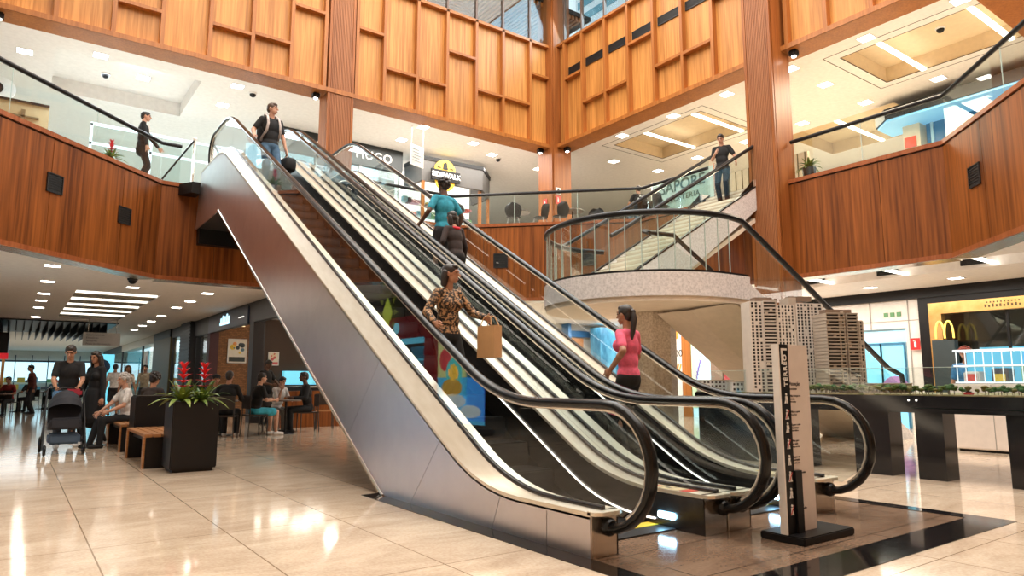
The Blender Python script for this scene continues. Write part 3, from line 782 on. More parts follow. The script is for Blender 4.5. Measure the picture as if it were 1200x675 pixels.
# half landing
def arc(r, a0, a1, n): return [(CX+r*math.cos(a0+(a1-a0)*i/n), CY+r*math.sin(a0+(a1-a0)*i/n)) for i in range(n+1)]
A0, A1 = -PI/2-.0, -3*PI/2+.0
base = [(CX+.45, CY-CR)]+arc(CR, A0, A1, 36)+[(CX+.45, CY+CR)]
m = MB(); m.prism([(CX+(x-CX)*.99, CY+(y-CY)*.99) for x, y in base], ZL-.06, ZL, 'z'); m.build('landing_top', TREAD, st)
ring = base[::-1]
m = MB(); m.loft([(x, y, ZL+.02) for x, y in base], [(x, y, ZL-.36) for x, y in base], False); m.loft([(CX+(x-CX)*.97, CY+(y-CY)*.97, ZL+.02) for x, y in base], [(x, y, ZL+.02) for x, y in base], False); m.build('landing_band', GRAN, st)
m = MB(); m.prism([(CX+(x-CX)*.985 if x < CX else x, CY+(y-CY)*.985) for x, y in base], ZL-.44, ZL-.34, 'z'); m.build('landing_soffit', SOFF, st)
m = MB(); m.wall([(CX+(x-CX)*.985, CY+(y-CY)*.985) for x, y in ring], ZL+.01, ZL+.06, .04); m.build('glass_channel', BLACK, st)
# lower flight
NL = 17; RL_ = ZL/NL; TL = .33; XL = 9.55
for k in range(NL-1):
    m = MB(); x = XL+k*TL; z = ZL-(k+1)*RL_
    m.box(x, x+TL+.02, L0+.06, L1-.06, z-.05, z); m.cur = 1; m.box(x, x+.02, L0+.06, L1-.06, z, z+RL_)
    m.build('step', [TREAD, RISER], st)
XB = XL+(NL-1)*TL
sl = ZL/(XB+.25-XL)
for (y0, y1) in ((L0, L0+.07), (L1-.07, L1)):
    m = MB(); m.prism([(XL-.5, ZL+.02), (XL+.05, ZL+.02), (XB+.3, .10), (XB+.3, .0), (XB-.35, 0), (XL-.1, ZL-.36), (XL-.5, ZL-.36)], y0, y1, 'y'); m.build('stringer', GRAN, st)
m = MB(); m.prism([(XL-.5, ZL-.42), (XL-.1, ZL-.42), (XB-.5, 0.0), (XB-.3, 0.0), (XL-.05, ZL-.34), (XL-.5, ZL-.34)], L0+.02, L1-.02, 'y'); m.build('lower_soffit', SOFF, st)
# deep bow under the landing that runs down with the lower flight
m = MB(); A = []; B = []
n = 14
for i in range(n+1):
    t = i/n; x = 9.22+t*3.2
    A.append((x, L0+.03, ZL-.452-.50*max(0, (x-9.45))))
    B.append((x, L1+.02, ZL-.456-.57*max(0, x-9.15)))
C_ = [(a[0], (a[1]+b[1])/2, min(a[2], b[2])-.03*min(1, i/4)) for i, (a, b) in enumerate(zip(A, B))]
m.loft(A, C_); m.loft(C_, B); m.build('bowed_soffit', SOFF, st)
# granite pillar under the landing
t = thing('granite_pillar', 'octagonal beige granite pillar holding up the stair landing', 'pillar', (9.55, 8.75, 0))
GRANB = noise_mat('beige_granite', (.56, .47, .37), (.80, .71, .60), (1, 1, 1), 30, 5, .3, 0, .38, .6)
m = MB(); m.lathe([(.44, 0), (.44, ZL-.44)], (9.55, 8.75, 0), 8, False); m.xf(Matrix.Identity(4)); m.build('shaft', GRANB, t)
m = MB(); m.lathe([(.50, 0), (.50, .12), (.47, .13)], (9.55, 8.75, 0), 8, False); m.build('plinth', BLKST, t)
# railings: black rail, upright panes
def pane(a, b, z0a, z1a, z0b, z1b, parent, th=.006, name='glass_panel', mt=GLASS):
    d = Vector((b[0]-a[0], b[1]-a[1])).normalized(); n = Vector((-d.y, d.x))*th; g = d*.008
    a = (a[0]+g.x, a[1]+g.y); b = (b[0]-g.x, b[1]-g.y)
    vs = [(a[0]-n.x, a[1]-n.y, z0a), (b[0]-n.x, b[1]-n.y, z0b), (b[0]-n.x, b[1]-n.y, z1b), (a[0]-n.x, a[1]-n.y, z1a),
          (a[0]+n.x, a[1]+n.y, z0a), (b[0]+n.x, b[1]+n.y, z0b), (b[0]+n.x, b[1]+n.y, z1b), (a[0]+n.x, a[1]+n.y, z1a)]
    m = MB(); m.add(vs, [[0, 1, 2, 3], [7, 6, 5, 4], [0, 4, 5, 1], [1, 5, 6, 2], [2, 6, 7, 3], [3, 7, 4, 0]], False)
    return m.build(name, mt, parent)
EDGE = mat('glass_edge', (.50, .62, .58), .2)
HR = .045
ar = arc(CR-.05, A0, A1, 22)
for a, b in zip(ar, ar[1:]):
    pane(a, b, ZL+.05, ZL+.95, ZL+.05, ZL+.95, st)
    m = MB(); m.box(a[0]-.006, a[0]+.006, a[1]-.006, a[1]+.006, ZL+.05, ZL+.95); m.build('glass_joint', EDGE, st)
railz = ZL+.99
yn, yf = CY-CR+.05, CY+CR-.05
fl = lambda x: ZL+.98-sl*(x-XL-.1)
path = [(9.2+.55, yf-.25, railz-.02), (9.45, yf-.06, railz)]+[(x, y, railz) for x, y in ar[::-1]]+[(9.65, yn, railz-.02), (9.95, yn, fl(9.95)), (14.3, yn, fl(14.3)), (14.85, yn, fl(14.85)+.14), (15.0, yn, .72)]
m = MB(); m.tube(path, .05, 10); m.build('handrail', BLACK, st)
for k in range(5):
    x0 = 9.7+k*1.0; x1 = x0+1.0
    f = lambda x: ZL+.06-sl*(x-XL)
    pane((x0, yn), (x1, yn), f(x0), f(x0)+.86, f(x1), f(x1)+.86, st)
# inner rail of the lower flight
m = MB(); m.tube([(9.0, L1-.05, railz-.05), (9.05, L1+.12, railz+.02), (9.4, L1+.12, railz+.02), (9.7, L1-.02, railz-.0)]+[(x, L1-.02, fl(x)+.02) for x in (9.95, 13.6)], .042, 8); m.build('handrail', BLACK, st)
for k in range(2): pane((9.3+k*1.1, L1-.02), (10.4+k*1.1, L1-.02), ZL+.04-max(0, (k*1.1-.3))*sl, railz-.04-max(0, k*1.1-.3)*sl, ZL+.04-(k*1.1+.8)*sl, railz-.04-(k*1.1+.8)*sl, st)
# rails of the upper flight
fu = lambda x: ZL+.20+1.0+SL*(x-XU-.1)
for y in (U0+.035, U1-.035):
    m = MB(); m.tube([(XU-.2, y, fu(XU)-.1), (XU+.1, y, fu(XU+.1)), (XT-.2, y, fu(XT-.2)), (XT+.05, y, fu(XT)+.02)], .042, 8); m.build('handrail', BLACK, st)
    for k in range(4):
        x0 = XU+.2+k*1.15; x1 = x0+1.15
        pane((x0, y), (x1, y), fu(x0)-.97, fu(x0)-.05, fu(x1)-.97, fu(x1)-.05, st)

# ================================================================= BALUSTRADES OF THE UPPER STOREY
def balustrade(pts, label, step=1.9, name='glass_balustrade', ends=False):
    """glass on the inner side of the fascia edge with a black rail"""
    off = []
    t = thing(name, label, 'balustrade', (*pts[0], ZF), 'glass balustrades round the opening upstairs')
    for (a, b) in zip(pts, pts[1:]):
        L = math.dist(a, b); n = max(1, round(L/step))
        for k in range(n):
            p = (a[0]+(b[0]-a[0])*k/n, a[1]+(b[1]-a[1])*k/n); q = (a[0]+(b[0]-a[0])*(k+1)/n, a[1]+(b[1]-a[1])*(k+1)/n)
            pane(p, q, ZF+.02, ZF+.90, ZF+.02, ZF+.90, t)
            if k: m = MB(); m.box(p[0]-.006, p[0]+.006, p[1]-.006, p[1]+.006, ZF+.02, ZF+.9); m.build('glass_joint', EDGE, t)
    m = MB(); m.tube([(x, y, ZF+.925) for x, y in pts], .045, 10); m.build('handrail', BLACK, t)
    return t
k7 = .10*math.sqrt(2)
balustrade([(-6, 8.55+k7), (2.4-.04, 17.05), (2.78, 17.05)], 'glass balustrade with black rail along the left slanted fascia, before the man in the suit')
balustrade([(6.35, 17.05), (10.15+.04, 17.05), (14.1, 13.1+.04), (14.1, 10.85)], 'glass balustrade with black rail round the far corner, in front of the tables')
balustrade([(14.1, 8.5), (14.1, 5.33-.04), (8.3, -.47)], 'glass balustrade with black rail above the right-hand fascia')
# steel posts and the sloping glass by the head of the escalators
for (x, y, lab) in ((3.06, 17.12, 'slim steel post with a round cap left of the escalator head'), (3.62, 17.6, 'slim steel post with a round cap behind the nearer escalator head')):
    t = thing('steel_post', lab, 'post', (x, y, ZF), 'steel posts at the escalator head')
    m = MB(); m.lathe([(.06, 0), (.06, .012), (.028, .016), (.028, 1.15)], (x, y, ZF), 12); m.build('pole', STEELP, t)
    m = MB(); m.ell((x, y, ZF+1.19), .055, 12, 8); m.build('cap', WHITE, t)
t = thing('barrier', 'sloping glass barrier with a dark rail left of the escalator head', 'barrier', (2.7, 17.14, ZF))
pane((2.42, 17.16), (3.02, 17.12), ZF+.02, ZF+.10, ZF+.02, ZF+1.12, t)
m = MB(); m.tube([(2.42, 17.16, ZF+.10), (3.04, 17.12, ZF+1.14)], .022, 8); m.build('rail', BLACK, t)
# ================================================================= SHOPS
R4 = random.Random(11)
def M_(n, c, r=.5, **k): return mat(n, c, r, **k)
CREAM = M_('cream_wall', (.72, .66, .58), .6); DARKW = M_('dark_wall', (.03, .03, .034), .45); OLIVE = M_('olive_panel', (.13, .11, .05), .5)
NAVY = M_('navy_sign', (.015, .03, .06), .35); REDP = M_('dark_red_paint', (.22, .015, .02), .4); CYANL = emit_mat('cyan_display', (.20, .75, .95), .8)
WHL = emit_mat('white_glow', (1, .97, .92), 1.3); SKYL = emit_mat('cold_glow', (.58, .88, 1.), 1.3); WARML = emit_mat('warm_shop_light', (1., .72, .40), 2.2)
GOLD = noise_mat('brass_frame', (.62, .36, .11), (.80, .52, .20), (1, .2, .2), 12, 3, .33, .75)
BRICK = None
def brick_mat():
    m, nt, b, o = _new('brick'); L = nt.links.new
    g = nt.nodes.new('ShaderNodeNewGeometry'); mp = nt.nodes.new('ShaderNodeMapping'); mp.inputs['Rotation'].default_value = (PI/2, 0, PI/2)
    sp = nt.nodes.new('ShaderNodeSeparateXYZ'); cb = nt.nodes.new('ShaderNodeCombineXYZ'); ad = nt.nodes.new('ShaderNodeMath'); ad.operation = 'ADD'
    L(g.outputs['Position'], sp.inputs[0]); L(sp.outputs['X'], ad.inputs[0]); L(sp.outputs['Y'], ad.inputs[1]); L(ad.outputs[0], cb.inputs[0]); L(sp.outputs['Z'], cb.inputs[1])
    t = nt.nodes.new('ShaderNodeTexBrick'); t.inputs['Scale'].default_value = 4.5
    t.inputs['Color1'].default_value = (.32, .15, .06, 1); t.inputs['Color2'].default_value = (.20, .085, .035, 1); t.inputs['Mortar'].default_value = (.10, .06, .03, 1)
    L(cb.outputs[0], t.inputs['Vector']); L(t.outputs['Color'], b.inputs['Base Color']); b.inputs['Roughness'].default_value = .8
    MATS['brick'] = m; return m
BRICK = brick_mat()
PAL = [(.75, .12, .10), (.85, .62, .10), (.10, .45, .65), (.80, .78, .74), (.10, .10, .12), (.20, .50, .25), (.75, .40, .50), (.35, .65, .75)]
GOODS = [M_('goods_%d' % i, c, .5) for i, c in enumerate(PAL)]
def goods(mb, x0, x1, y0, y1, zs, along, dens=.22, hmax=.26):
    """rows of boxes standing on shelves at heights zs"""
    for z in zs:
        t = (x0 if along == 'x' else y0)+.04; e = (x1 if along == 'x' else y1)-.04
        while t < e-.06:
            w = R4.uniform(.06, dens); h = R4.uniform(.08, hmax); mb.cur = R4.randrange(8)
            if along == 'x': mb.box(t, min(t+w, e), y0, y1, z, z+h)
            else: mb.box(x0, x1, t, min(t+w, e), z, z+h)
            t += w+R4.uniform(.01, .06)

# --- shell of the lower storey ------------------------------------------------------
m = MB(); m.box(7.4, 7.6, 26.0, 62, 0, 3.45); struct(m, 'wall_concourse_right', BRICK)
m = MB(); m.box(-3.4, -3.2, 20, 62, 0, 3.45); m.box(-22, -3.2, 20, 20.2, 0, 3.45); struct(m, 'wall_concourse_left', DARKW)
m = MB(); m.box(-22, 8, 62, 62.2, 0, 3.45); struct(m, 'wall_concourse_end', CREAM)
m = MB(); m.box(13.0, 25, 21.0, 21.2, 0, 3.45); m.box(13.0, 13.2, 17.2, 26, 0, 3.45); struct(m, 'wall_back_lower', CREAM)
m = MB(); m.box(5.62, 7.25, 25.8, 25.92, 0, 3.45); m.cur = 1; m.box(7.25, 13.0, 25.8, 25.92, 0, 3.45); struct(m, 'wall_cafe', [BRICK, M_('cafe_brown', (.055, .028, .014), .6)])
m = MB(); m.box(18.3, 18.5, 7.5, 16.4, 0, 3.45); m.box(24, 24.2, 16, 21, 0, 3.45); m.box(18.4, 24, 16.3, 16.4, 0, 3.45); struct(m, 'wall_right_lower', CREAM)
m = MB(); m.box(-16, 45, -9.2, -9, 0, 15); struct(m, 'wall_front', WOODP)
m = MB(); m.box(24.2, 24.4, -9, 17, 0, 3.45); struct(m, 'wall_side_lower', CREAM)
# upstairs shell
m = MB(); m.box(-22, 45, 30, 30.2, ZF, 9); struct(m, 'wall_back_far', CEILW)
m = MB(); m.box(24, 24.2, -6, 30, ZF, 9); struct(m, 'wall_right_far', CREAM)
m = MB(); m.box(-8.2, -8, 8, 30, ZF, 9); struct(m, 'wall_left_far', CEILW)
m = MB(); m.box(-16, -15.8, 8.55, 30, 0, 3.4); m.box(-7.2, -7, -9, 8.5, 0, 14.8); m.box(-16, -7, 8.4, 8.55, 0, 14.8); struct(m, 'wall_left_lower', CREAM)  # unseen near wall, set close for the escalator cladding to mirror

# --- cafe on the concourse (brick, dark fascia) --------------------------------------
cf = thing('cafe_front', 'dark cafe front with brick wall, navy sign board and wide opening behind the escalator', 'cafe', (5.5, 21.5, 0))
m = MB(); m.box(5.45, 5.62, 17.5, 28.2, 2.85, 3.44); m.build('fascia', DARKW, cf)
m = MB(); m.box(5.40, 5.46, 20.6, 25.6, 2.83, 3.36); m.build('sign_board', NAVY, cf)
m = MB(); m.box(5.38, 5.40, 22.7, 23.9, 2.98, 3.05)
for k, (a, h) in enumerate(((23.75, .16), (23.5, .24), (23.25, .2), (23.0, .26), (22.78, .18))): m.box(5.38, 5.40, a-.06, a+.06, 3.0, 3.05+h)
m.build('emblem', SKYL, cf)
m = MB(); m.box(5.39, 5.41, 21.0, 21.6, 3.06, 3.09); m.build('sign_line', WHL, cf)
m = MB(); m.box(5.45, 5.75, 20.1, 20.5, 0, 2.86); m.build('post', DARKW, cf)
m = MB(); m.box(5.45, 5.75, 25.5, 25.9, 0, 2.86); m.build('post', M_('maroon_post', (.06, .015, .02), .5), cf)
m = MB(); m.box(5.5, 7.3, 17.5, 17.62, 0, .92); m.build('low_wall', WOODF, cf)
m = MB(); m.box(6.2, 7.2, 18.0, 19.6, 0, 1.0); m.cur = 1; m.box(6.15, 7.25, 17.95, 19.65, 1.0, 1.04); m.build('counter', [DARKW, STEELP], cf)
m = MB(); m.box(8.1, 9.6, 25.5, 25.75, 1.05, 1.55); m.build('display_case', CYANL, cf)
m = MB(); m.box(7.7, 10.6, 25.0, 25.5, 0, 1.0); m.build('back_counter', DARKW, cf)
m = MB(); m.box(7.12, 7.3, 25.4, 25.7, 0, 3.4); m.build('inner_post', DARKW, cf)
m = MB(); m.lathe([(.06, 0), (.045, .1)], (6.5, 25.3, 3.1), 10); m.build('spot_lamp', WARML, cf)
for k, (x, y) in enumerate(((6.6, 23.5), (7.6, 23.8), (7.9, 22.6), (8.6, 23.2))):
    m = MB(); m.box(x-.3, x+.3, y-.07, y+.07, 3.36, 3.40); m.build('ceiling_strip', LIGHT, cf)
def framed(name, label, cat, x, y, z, w, h, face, cols, grp=None):
    """framed picture on a wall; face -x or -y"""
    t = thing(name, label, cat, (x, y, z), grp)
    M = (F_negX if face == 'x' else F_negY)((x, y, z))
    m = MB(); m.box(-w/2, w/2, -h/2, h/2, 0, .02); m.xf(M); m.build('backing', M_('poster_cream', (.80, .74, .62), .5), t)
    m = MB()
    for (a, b, c_, d) in ((-w/2, w/2, -h/2, -h/2+.03), (-w/2, w/2, h/2-.03, h/2), (-w/2, -w/2+.03, -h/2, h/2), (w/2-.03, w/2, -h/2, h/2)): m.box(a, b, c_, d, 0, .035)
    m.xf(M); m.build('frame', WHITE, t)
    m = MB(); rr = random.Random(len(label))
    for k in range(9):
        m.cur = k % len(cols); m.lathe([(rr.uniform(.04, .10)*w*1.6, .02), (.001, .026)], (rr.uniform(-.3, .3)*w, rr.uniform(-.12, .36)*h, 0), 10, False)
    m.cur = 0; m.box(-w*.42, w*.42, -h*.44, -h*.25, .02, .024)
    m.xf(M); m.build('print', [M_('print_%d' % int(c[0]*99+c[1]*999+c[2]*9999), c, .5) for c in cols], t)
    return t
framed('food_poster', 'framed food poster in black, yellow and orange on the lit brick wall', 'poster', 6.45, 25.78, 2.25, .66, .86, 'y', [(.02, .03, .03), (.85, .60, .05), (.70, .25, .05), (.1, .2, .25)])
framed('menu_card', 'small white framed menu card on the dark cafe wall', 'sign', 7.75, 25.78, 2.0, .4, .5, 'y', [(.6, .1, .1), (.8, .6, .4)])
# --- shop fronts farther along ---------------------------------------------------------
def shop_x(x, y0, y1, label, grp, light, header=None, zt=3.44, parts=1):
    """glazed shop front in a plane of constant x, facing -x"""
    t = thing('shop_front', label, 'shop', (x, (y0+y1)/2, 0), grp)
    m = MB(); m.box(x-.03, x+.12, y0, y1, 3.05, zt); m.build('header', header or DARKW, t)
    m = MB(); m.box(x, x+.1, y0, y0+.08, 0, 3.05); m.box(x, x+.1, y1-.08, y1, 0, 3.05); m.box(x, x+.1, y0, y1, 0, .1); m.build('frame', DARKW, t)
    m = MB(); m.box(x+.04, x+.05, y0+.08, y1-.08, .1, 3.05); m.build('pane', GLASS, t)
    m = MB(); m.box(x+1.6, x+1.65, y0, y1, 0, 3.4); m.build('lit_wall', light, t)  # emissive wall: the bright interior is put into its colour
    m = MB(); goods(m, x+1.2, x+1.55, y0+.2, y1-.2, (.3, .75, 1.2, 1.65), 'y', .3, .3); m.build('goods', GOODS, t)
    m = MB()
    for z in (.28, .73, 1.18, 1.63): m.box(x+1.15, x+1.6, y0+.1, y1-.1, z-.03, z)
    m.build('shelves', WHITE, t)
    return t
FS = 'shop fronts along the left concourse'
shop_x(5.5, 25.9, 28.1, 'glazed shop window with white interior next to the cafe', FS, WHL)
m = MB(); m.box(5.3, 5.7, 28.1, 30.0, 0, 3.44); m.cur = 1
for k in range(26): m.box(5.28, 5.31, 28.12, 29.98, .05+k*.13, .12+k*.13)
tag(m.build('ribbed_pillar', [DARKW, BLACK]), 'dark ribbed pillar between two shop windows', 'pillar')
shop_x(5.5, 30.0, 32.9, 'glazed shop window with white interior beyond the ribbed pillar', FS, WHL)
m = MB(); m.box(5.42, 5.7, 32.9, 37.3, 0, 3.1); m.cur = 1; m.box(5.4, 5.7, 32.9, 37.3, 3.1, 3.44); tag(m.build('wall_panel', [OLIVE, DARKW]), 'plain olive wall panel between the shops of the concourse', 'panel')
shop_x(5.5, 37.3, 41.5, 'pale shop front with tall posters beyond the olive panel', FS, SKYL, CREAM)
shop_x(5.5, 41.5, 50, 'white shop front with a dark frame far down the concourse', FS, WHL, CREAM)
shop_x(5.5, 50, 61, 'blue lit shop front at the far end of the concourse', FS, CYANL, DARKW)
framed('fashion_poster', 'tall pale poster in the shop front beyond the olive panel', 'poster', 5.44, 39.4, 1.6, 1.4, 2.2, 'x', [(.8, .5, .4), (.8, .75, .7), (.5, .2, .15)])
# far end: bright openings
t = thing('far_hall', 'bright cyan lit hall front at the far end of the concourse', 'shop', (1, 61.9, 0))
m = MB(); m.box(-3, 5.3, 61.85, 61.95, 1.2, 2.6); m.build('lit_band', SKYL, t)
m = MB()
for k in range(9): m.box(-3+k, -2.94+k, 61.75, 61.85, 0, 3.1)
m.box(-3, 5.3, 61.75, 61.85, 2.6, 2.72); m.build('frame', NAVY, t)
m = MB(); goods(m, -3, 5.3, 61.3, 61.6, (.6, 1.1), 'x', .5, .4); m.build('goods', GOODS, t)
# left side of the concourse
t = thing('snack_kiosk', 'dark snack kiosk with a red sign band at the left edge', 'kiosk', (-1.6, 33, 0))
m = MB(); m.box(-3.1, -.35, 32, 36, 0, 1.05); m.build('counter', DARKW, t)
m = MB(); m.box(-3.1, -.25, 32, 36, 2.2, 3.0); m.build('canopy', BLACK, t)
m = MB(); m.box(-3.1, -.22, 31.95, 32.0, 2.0, 2.22); m.build('sign_band', M_('red_sign', (.55, .02, .03), .4, emit=(.7, .02, .03), es=.6), t)
m = MB(); m.box(-.40, -.30, 32, 32.1, 0, 2.2); m.build('post', GOLD, t)
# hanging direction sign
t = thing('hanging_sign', 'grey hanging direction sign with lines of text over the concourse', 'sign', (2.55, 29.5, 3.0))
m = MB(); m.box(1.95, 3.15, 29.48, 29.52, 2.48, 2.96); m.build('panel', M_('sign_grey', (.50, .47, .43), .5), t)
for x in (2.1, 3.0): m = MB(); m.tube([(x, 29.5, 2.96), (x, 29.5, 3.45)], .012, 6); m.build('rod', STEELP, t)
m = MB()
for k, tx in enumerate(('Estacionamento', 'Elevadores', 'Sanitários', 'Praça de Alimentação')): text_mb(tx, .09, frame((2.05, 29.47, 2.87-k*.11), (1, 0, 0), (0, 0, 1)), .002, 'LEFT', mb=m)
m.build('lettering', M_('sign_ink', (.08, .08, .08), .5), t)
t = thing('blue_banner', 'blue lit advertising banner behind the woman in black', 'banner', (3.2, 45, 0))
m = MB(); m.box(3.5, 4.6, 45, 45.05, 0, 2.7); m.build('panel', CYANL, t); m = MB(); m.lathe([(.42, 0), (.30, .02)], n=14); m.xf(Matrix.Translation((4.0, 44.98, 2.0)) @ Matrix.Rotation(PI/2, 4, 'X')); m.build('print', NAVY, t)

# --- toy shop on the left, seen mirrored in the escalator glass ------------------------
ts = thing('toy_shop', 'colourful toy shop front with dark red pillars, mirrored in the escalator glass', 'shop', (-2.2, 14, 0))
XS = -1.66
m = MB(); m.box(XS-.3, XS, 12.3, 20.0, 2.85, 3.43); m.build('fascia', DARKW, ts)
for (a, b) in ((14.45, 15.0), (18.7, 19.2)):
    m = MB(); m.box(XS-.25, XS+.02, a, b, 0, 2.85); m.build('red_pillar', emit_mat('lit_red_pillar', (.34, .012, .02), .55), ts)  # pillar colour glows by emission so the escalator glass mirrors it
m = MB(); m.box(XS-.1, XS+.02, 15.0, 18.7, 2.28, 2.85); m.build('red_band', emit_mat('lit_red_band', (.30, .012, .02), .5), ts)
m = MB(); m.box(XS-.25, XS+.03, 12.3, 20, 0, .14); m.build('plinth', BLACK, ts)
def lit_panel(nm, y0, y1, z0, z1, col, s):
    m = MB(); m.box(XS-.06, XS-.04, y0, y1, z0, z1); return m.build(nm, emit_mat('lit_'+nm, col, s*1.3), ts)  # emission raised so the posters show in the escalator glass
def disc(nm, y, z, r, col, s, ring=None, sy=1., d=0.):
    m = MB(); pts = []
    n = ring*2 if ring else 20
    for k in range(n):
        a = 2*PI*k/n; rr = r*((1.3 if k % 2 else .95) if ring else 1); pts.append((y+rr*sy*math.cos(a), z+rr*math.sin(a)))
    m.prism(pts, XS-.035+d, XS-.02+d); return m.build(nm, emit_mat('lit_'+nm, col, s*1.3), ts)
lit_panel('yellow_poster', 13.15, 14.4, 1.25, 2.4, (.62, .66, .26), 1.5)
lit_panel('sea_poster', 12.4, 14.4, .22, 1.25, (.06, .45, .75), 1.7)
lit_panel('violet_poster', 12.4, 13.1, .3, 1.25, (.16, .14, .50), 1.0)
disc('red_ball', 14.02, 1.66, .26, (.62, .03, .04), 1.4, d=.01); disc('teal_disc', 13.62, 1.36, .34, (.08, .60, .58), 1.5, d=.012); disc('orange_star', 13.62, 1.36, .17, (.90, .55, .06), 1.8, 9, d=.03)
disc('amber_boat', 13.7, 1.02, .20, (.65, .38, .06), 1.3, sy=2.2, d=.02); disc('red_dash', 13.95, 2.1, .12, (.65, .10, .05), 1.2, sy=1.6, d=.02); disc('green_disc', 13.4, 1.95, .13, (.10, .50, .35), 1.2, d=.02)
disc('wave', 13.6, .72, .16, (.75, .90, .95), 1.1, sy=3.2, d=.02); disc('wave', 12.9, .5, .14, (.15, .60, .85), 1.1, sy=3, d=.02)
m = MB(); m.prism([(16.72, 3.0), (17.0, 3.42), (17.28, 3.0), (17.0, 2.58)], XS+.06, XS+.09); m.build('yellow_kite', emit_mat('lit_kite', (.50, .60, .06), 1.6), ts)
for k in range(10):
    a = 2*PI*k/10; m = MB(); m.prism([(17+.40*math.cos(a-.14), 3+.52*math.sin(a-.14)), (17+.62*math.cos(a), 3+.74*math.sin(a)), (17+.40*math.cos(a+.14), 3+.52*math.sin(a+.14))], XS+.06, XS+.08); m.build('green_ray', emit_mat('lit_ray', (.26, .30, .05), .9), ts)
for k, (y, z) in enumerate(((16.4, 2.55), (17.5, 2.5), (17.9, 2.75))): disc('cyan_disc', y, z, .15, (.20, .60, .75), 1.5, d=.12)
lit_panel('cyan_beam', 15.0, 17.6, 2.12, 2.27, (.10, .50, .68), 1.7)
lit_panel('white_screen', 16.6, 17.4, 1.2, 2.1, (.60, .78, .85), 1.2)
m = MB(); m.box(XS-1.6, XS-1.55, 15.0, 18.7, .1, 2.2); m.build('lit_wall', emit_mat('shelf_glow', (.04, .20, .30), .9), ts)
m = MB()
for z in (.45, .9, 1.35, 1.75): m.box(XS-.7, XS-.3, 15.05, 18.6, z-.03, z)
m.build('shelves', emit_mat('lit_shelf', (.10, .48, .65), 1.5), ts)
m = MB(); goods(m, XS-.7, XS-.4, 15.1, 18.6, (.45, .9, 1.35), 'y', .3, .3); m.build('toys', GOODS, ts)
lit_panel('white_line', 18.3, 19.2, 3.0, 3.04, (.9, .9, .9), 3.); lit_panel('blue_screen', 17.6, 18.6, 2.95, 3.35, (.03, .16, .26), 1.2)
area('toy_shop_glow', (XS-.6, 16.6, 2.8), .6, 3.4, 30, (.8, .95, 1))

# --- back of the lower storey behind the escalators and under the stair ------------------
t = thing('lift_lobby', 'white lift lobby front with a blue pillar and bright doorway under the upper floor', 'shop', (18, 20.9, 0))
m = MB(); m.box(17.6, 17.75, 20.5, 20.9, 0, 3.44); m.build('blue_post', M_('mid_blue', (.05, .16, .33), .4), t)
m = MB(); m.box(17.75, 20.4, 20.85, 20.95, 2.95, 3.2); m.build('blue_header', M_('mid_blue', (.05, .16, .33), .4), t)
m = MB(); m.box(18.75, 19.75, 19.9, 20.5, 0, 3.3); m.build('blue_pillar', noise_mat('blue_glaze', (.03, .13, .22), (.12, .36, .50), (1, 1, .4), 3, 4, .25), t)
m = MB(); m.box(17.75, 18.7, 20.86, 20.92, 1.9, 2.9); m.build('orange_print', M_('orange_print', (.55, .22, .08), .5), t)
m = MB(); m.box(20.2, 22.6, 20.8, 20.95, 2.55, 2.7); m.build('dark_rail', NAVY, t)
for x in (20.3, 21.1, 22.0):
    m = MB(); m.box(x, x+.08, 20.82, 20.95, 0, 2.55); m.build('door_frame', STEELP, t)
m = MB(); m.box(20.4, 21.1, 20.9, 20.96, 0, 2.5); m.build('lit_door', WHL, t)
# posters and panels on the right-hand wall, seen under the stair
def poster(name, label, y0, y1, z0, z1, mt, grp='tall posters under the stair'):
    t = thing(name, label, 'poster', (18.28, (y0+y1)/2, 0), grp)
    m = MB(); m.box(18.2, 18.29, y0, y1, z0, z1); m.build('board', mt, t); return t
pa = poster('price_banner', 'white and orange price banner beside the granite pillar', 15.38, 15.9, 0, 3.0, WHITE)
m = MB(); text_mb('4,00', .34, F_negX((18.195, 15.62, 2.1)), .004, mb=m); m.build('lettering', BLACK, pa)
m = MB()
for k in range(4): m.tube([(18.19, 15.45+.1*k, 1.3), (18.19, 15.6+.1*k, 1.75)], .022, 6); m.tube([(18.19, 15.85-.1*k, 1.3), (18.19, 15.7-.1*k, 1.75)], .022, 6)
m.build('orange_lattice', M_('orange_paint', (.85, .35, .05), .5), pa)
m = MB(); m.box(18.185, 18.2, 15.5, 15.6, 2.6, 2.9); m.build('orange_mark', M_('orange_paint', (.85, .35, .05), .5), pa)
poster('wooden_board', 'narrow brown wooden panel between the price banner and the pale poster', 15.0, 15.36, 0, 3.2, WOODB)
pb = poster('script_poster', 'pale blue and green poster with purple script strokes under the stair', 14.22, 14.95, 0, 3.1, emit_mat('pale_blue_poster', (.55, .85, .95), .9))
m = MB(); m.box(18.18, 18.2, 14.75, 14.95, .3, 3.1); m.build('green_strip', M_('mint', (.55, .80, .55), .5), pb)
m = MB()
for k in range(6): m.tube([(18.19, 14.8-.04*k+.05*math.sin(q*.8), 1.0+k*.13+q*.045) for q in range(9)], .013, 5)
m.tube([(18.19, 14.65, 2.3), (18.19, 14.5, 2.4), (18.19, 14.45, 2.2), (18.19, 14.35, 2.35)], .014, 5); m.build('script', M_('purple_ink', (.22, .12, .55), .5), pb)
poster('brown_board', 'dark grey brown wall panel right of the pale script poster', 13.75, 14.2, 0, 3.2, M_('grey_brown', (.22, .16, .12), .5))
pd = poster('red_banner', 'dark red and orange banner at the foot of the stair', 13.3, 13.7, 0, 2.3, M_('deep_red', (.35, .03, .04), .5))
m = MB(); m.prism([(13.35, 1.9), (13.65, 2.2), (13.45, 1.4)], 18.18, 18.2); m.build('orange_flame', M_('orange_paint', (.85, .35, .05), .5), pd)
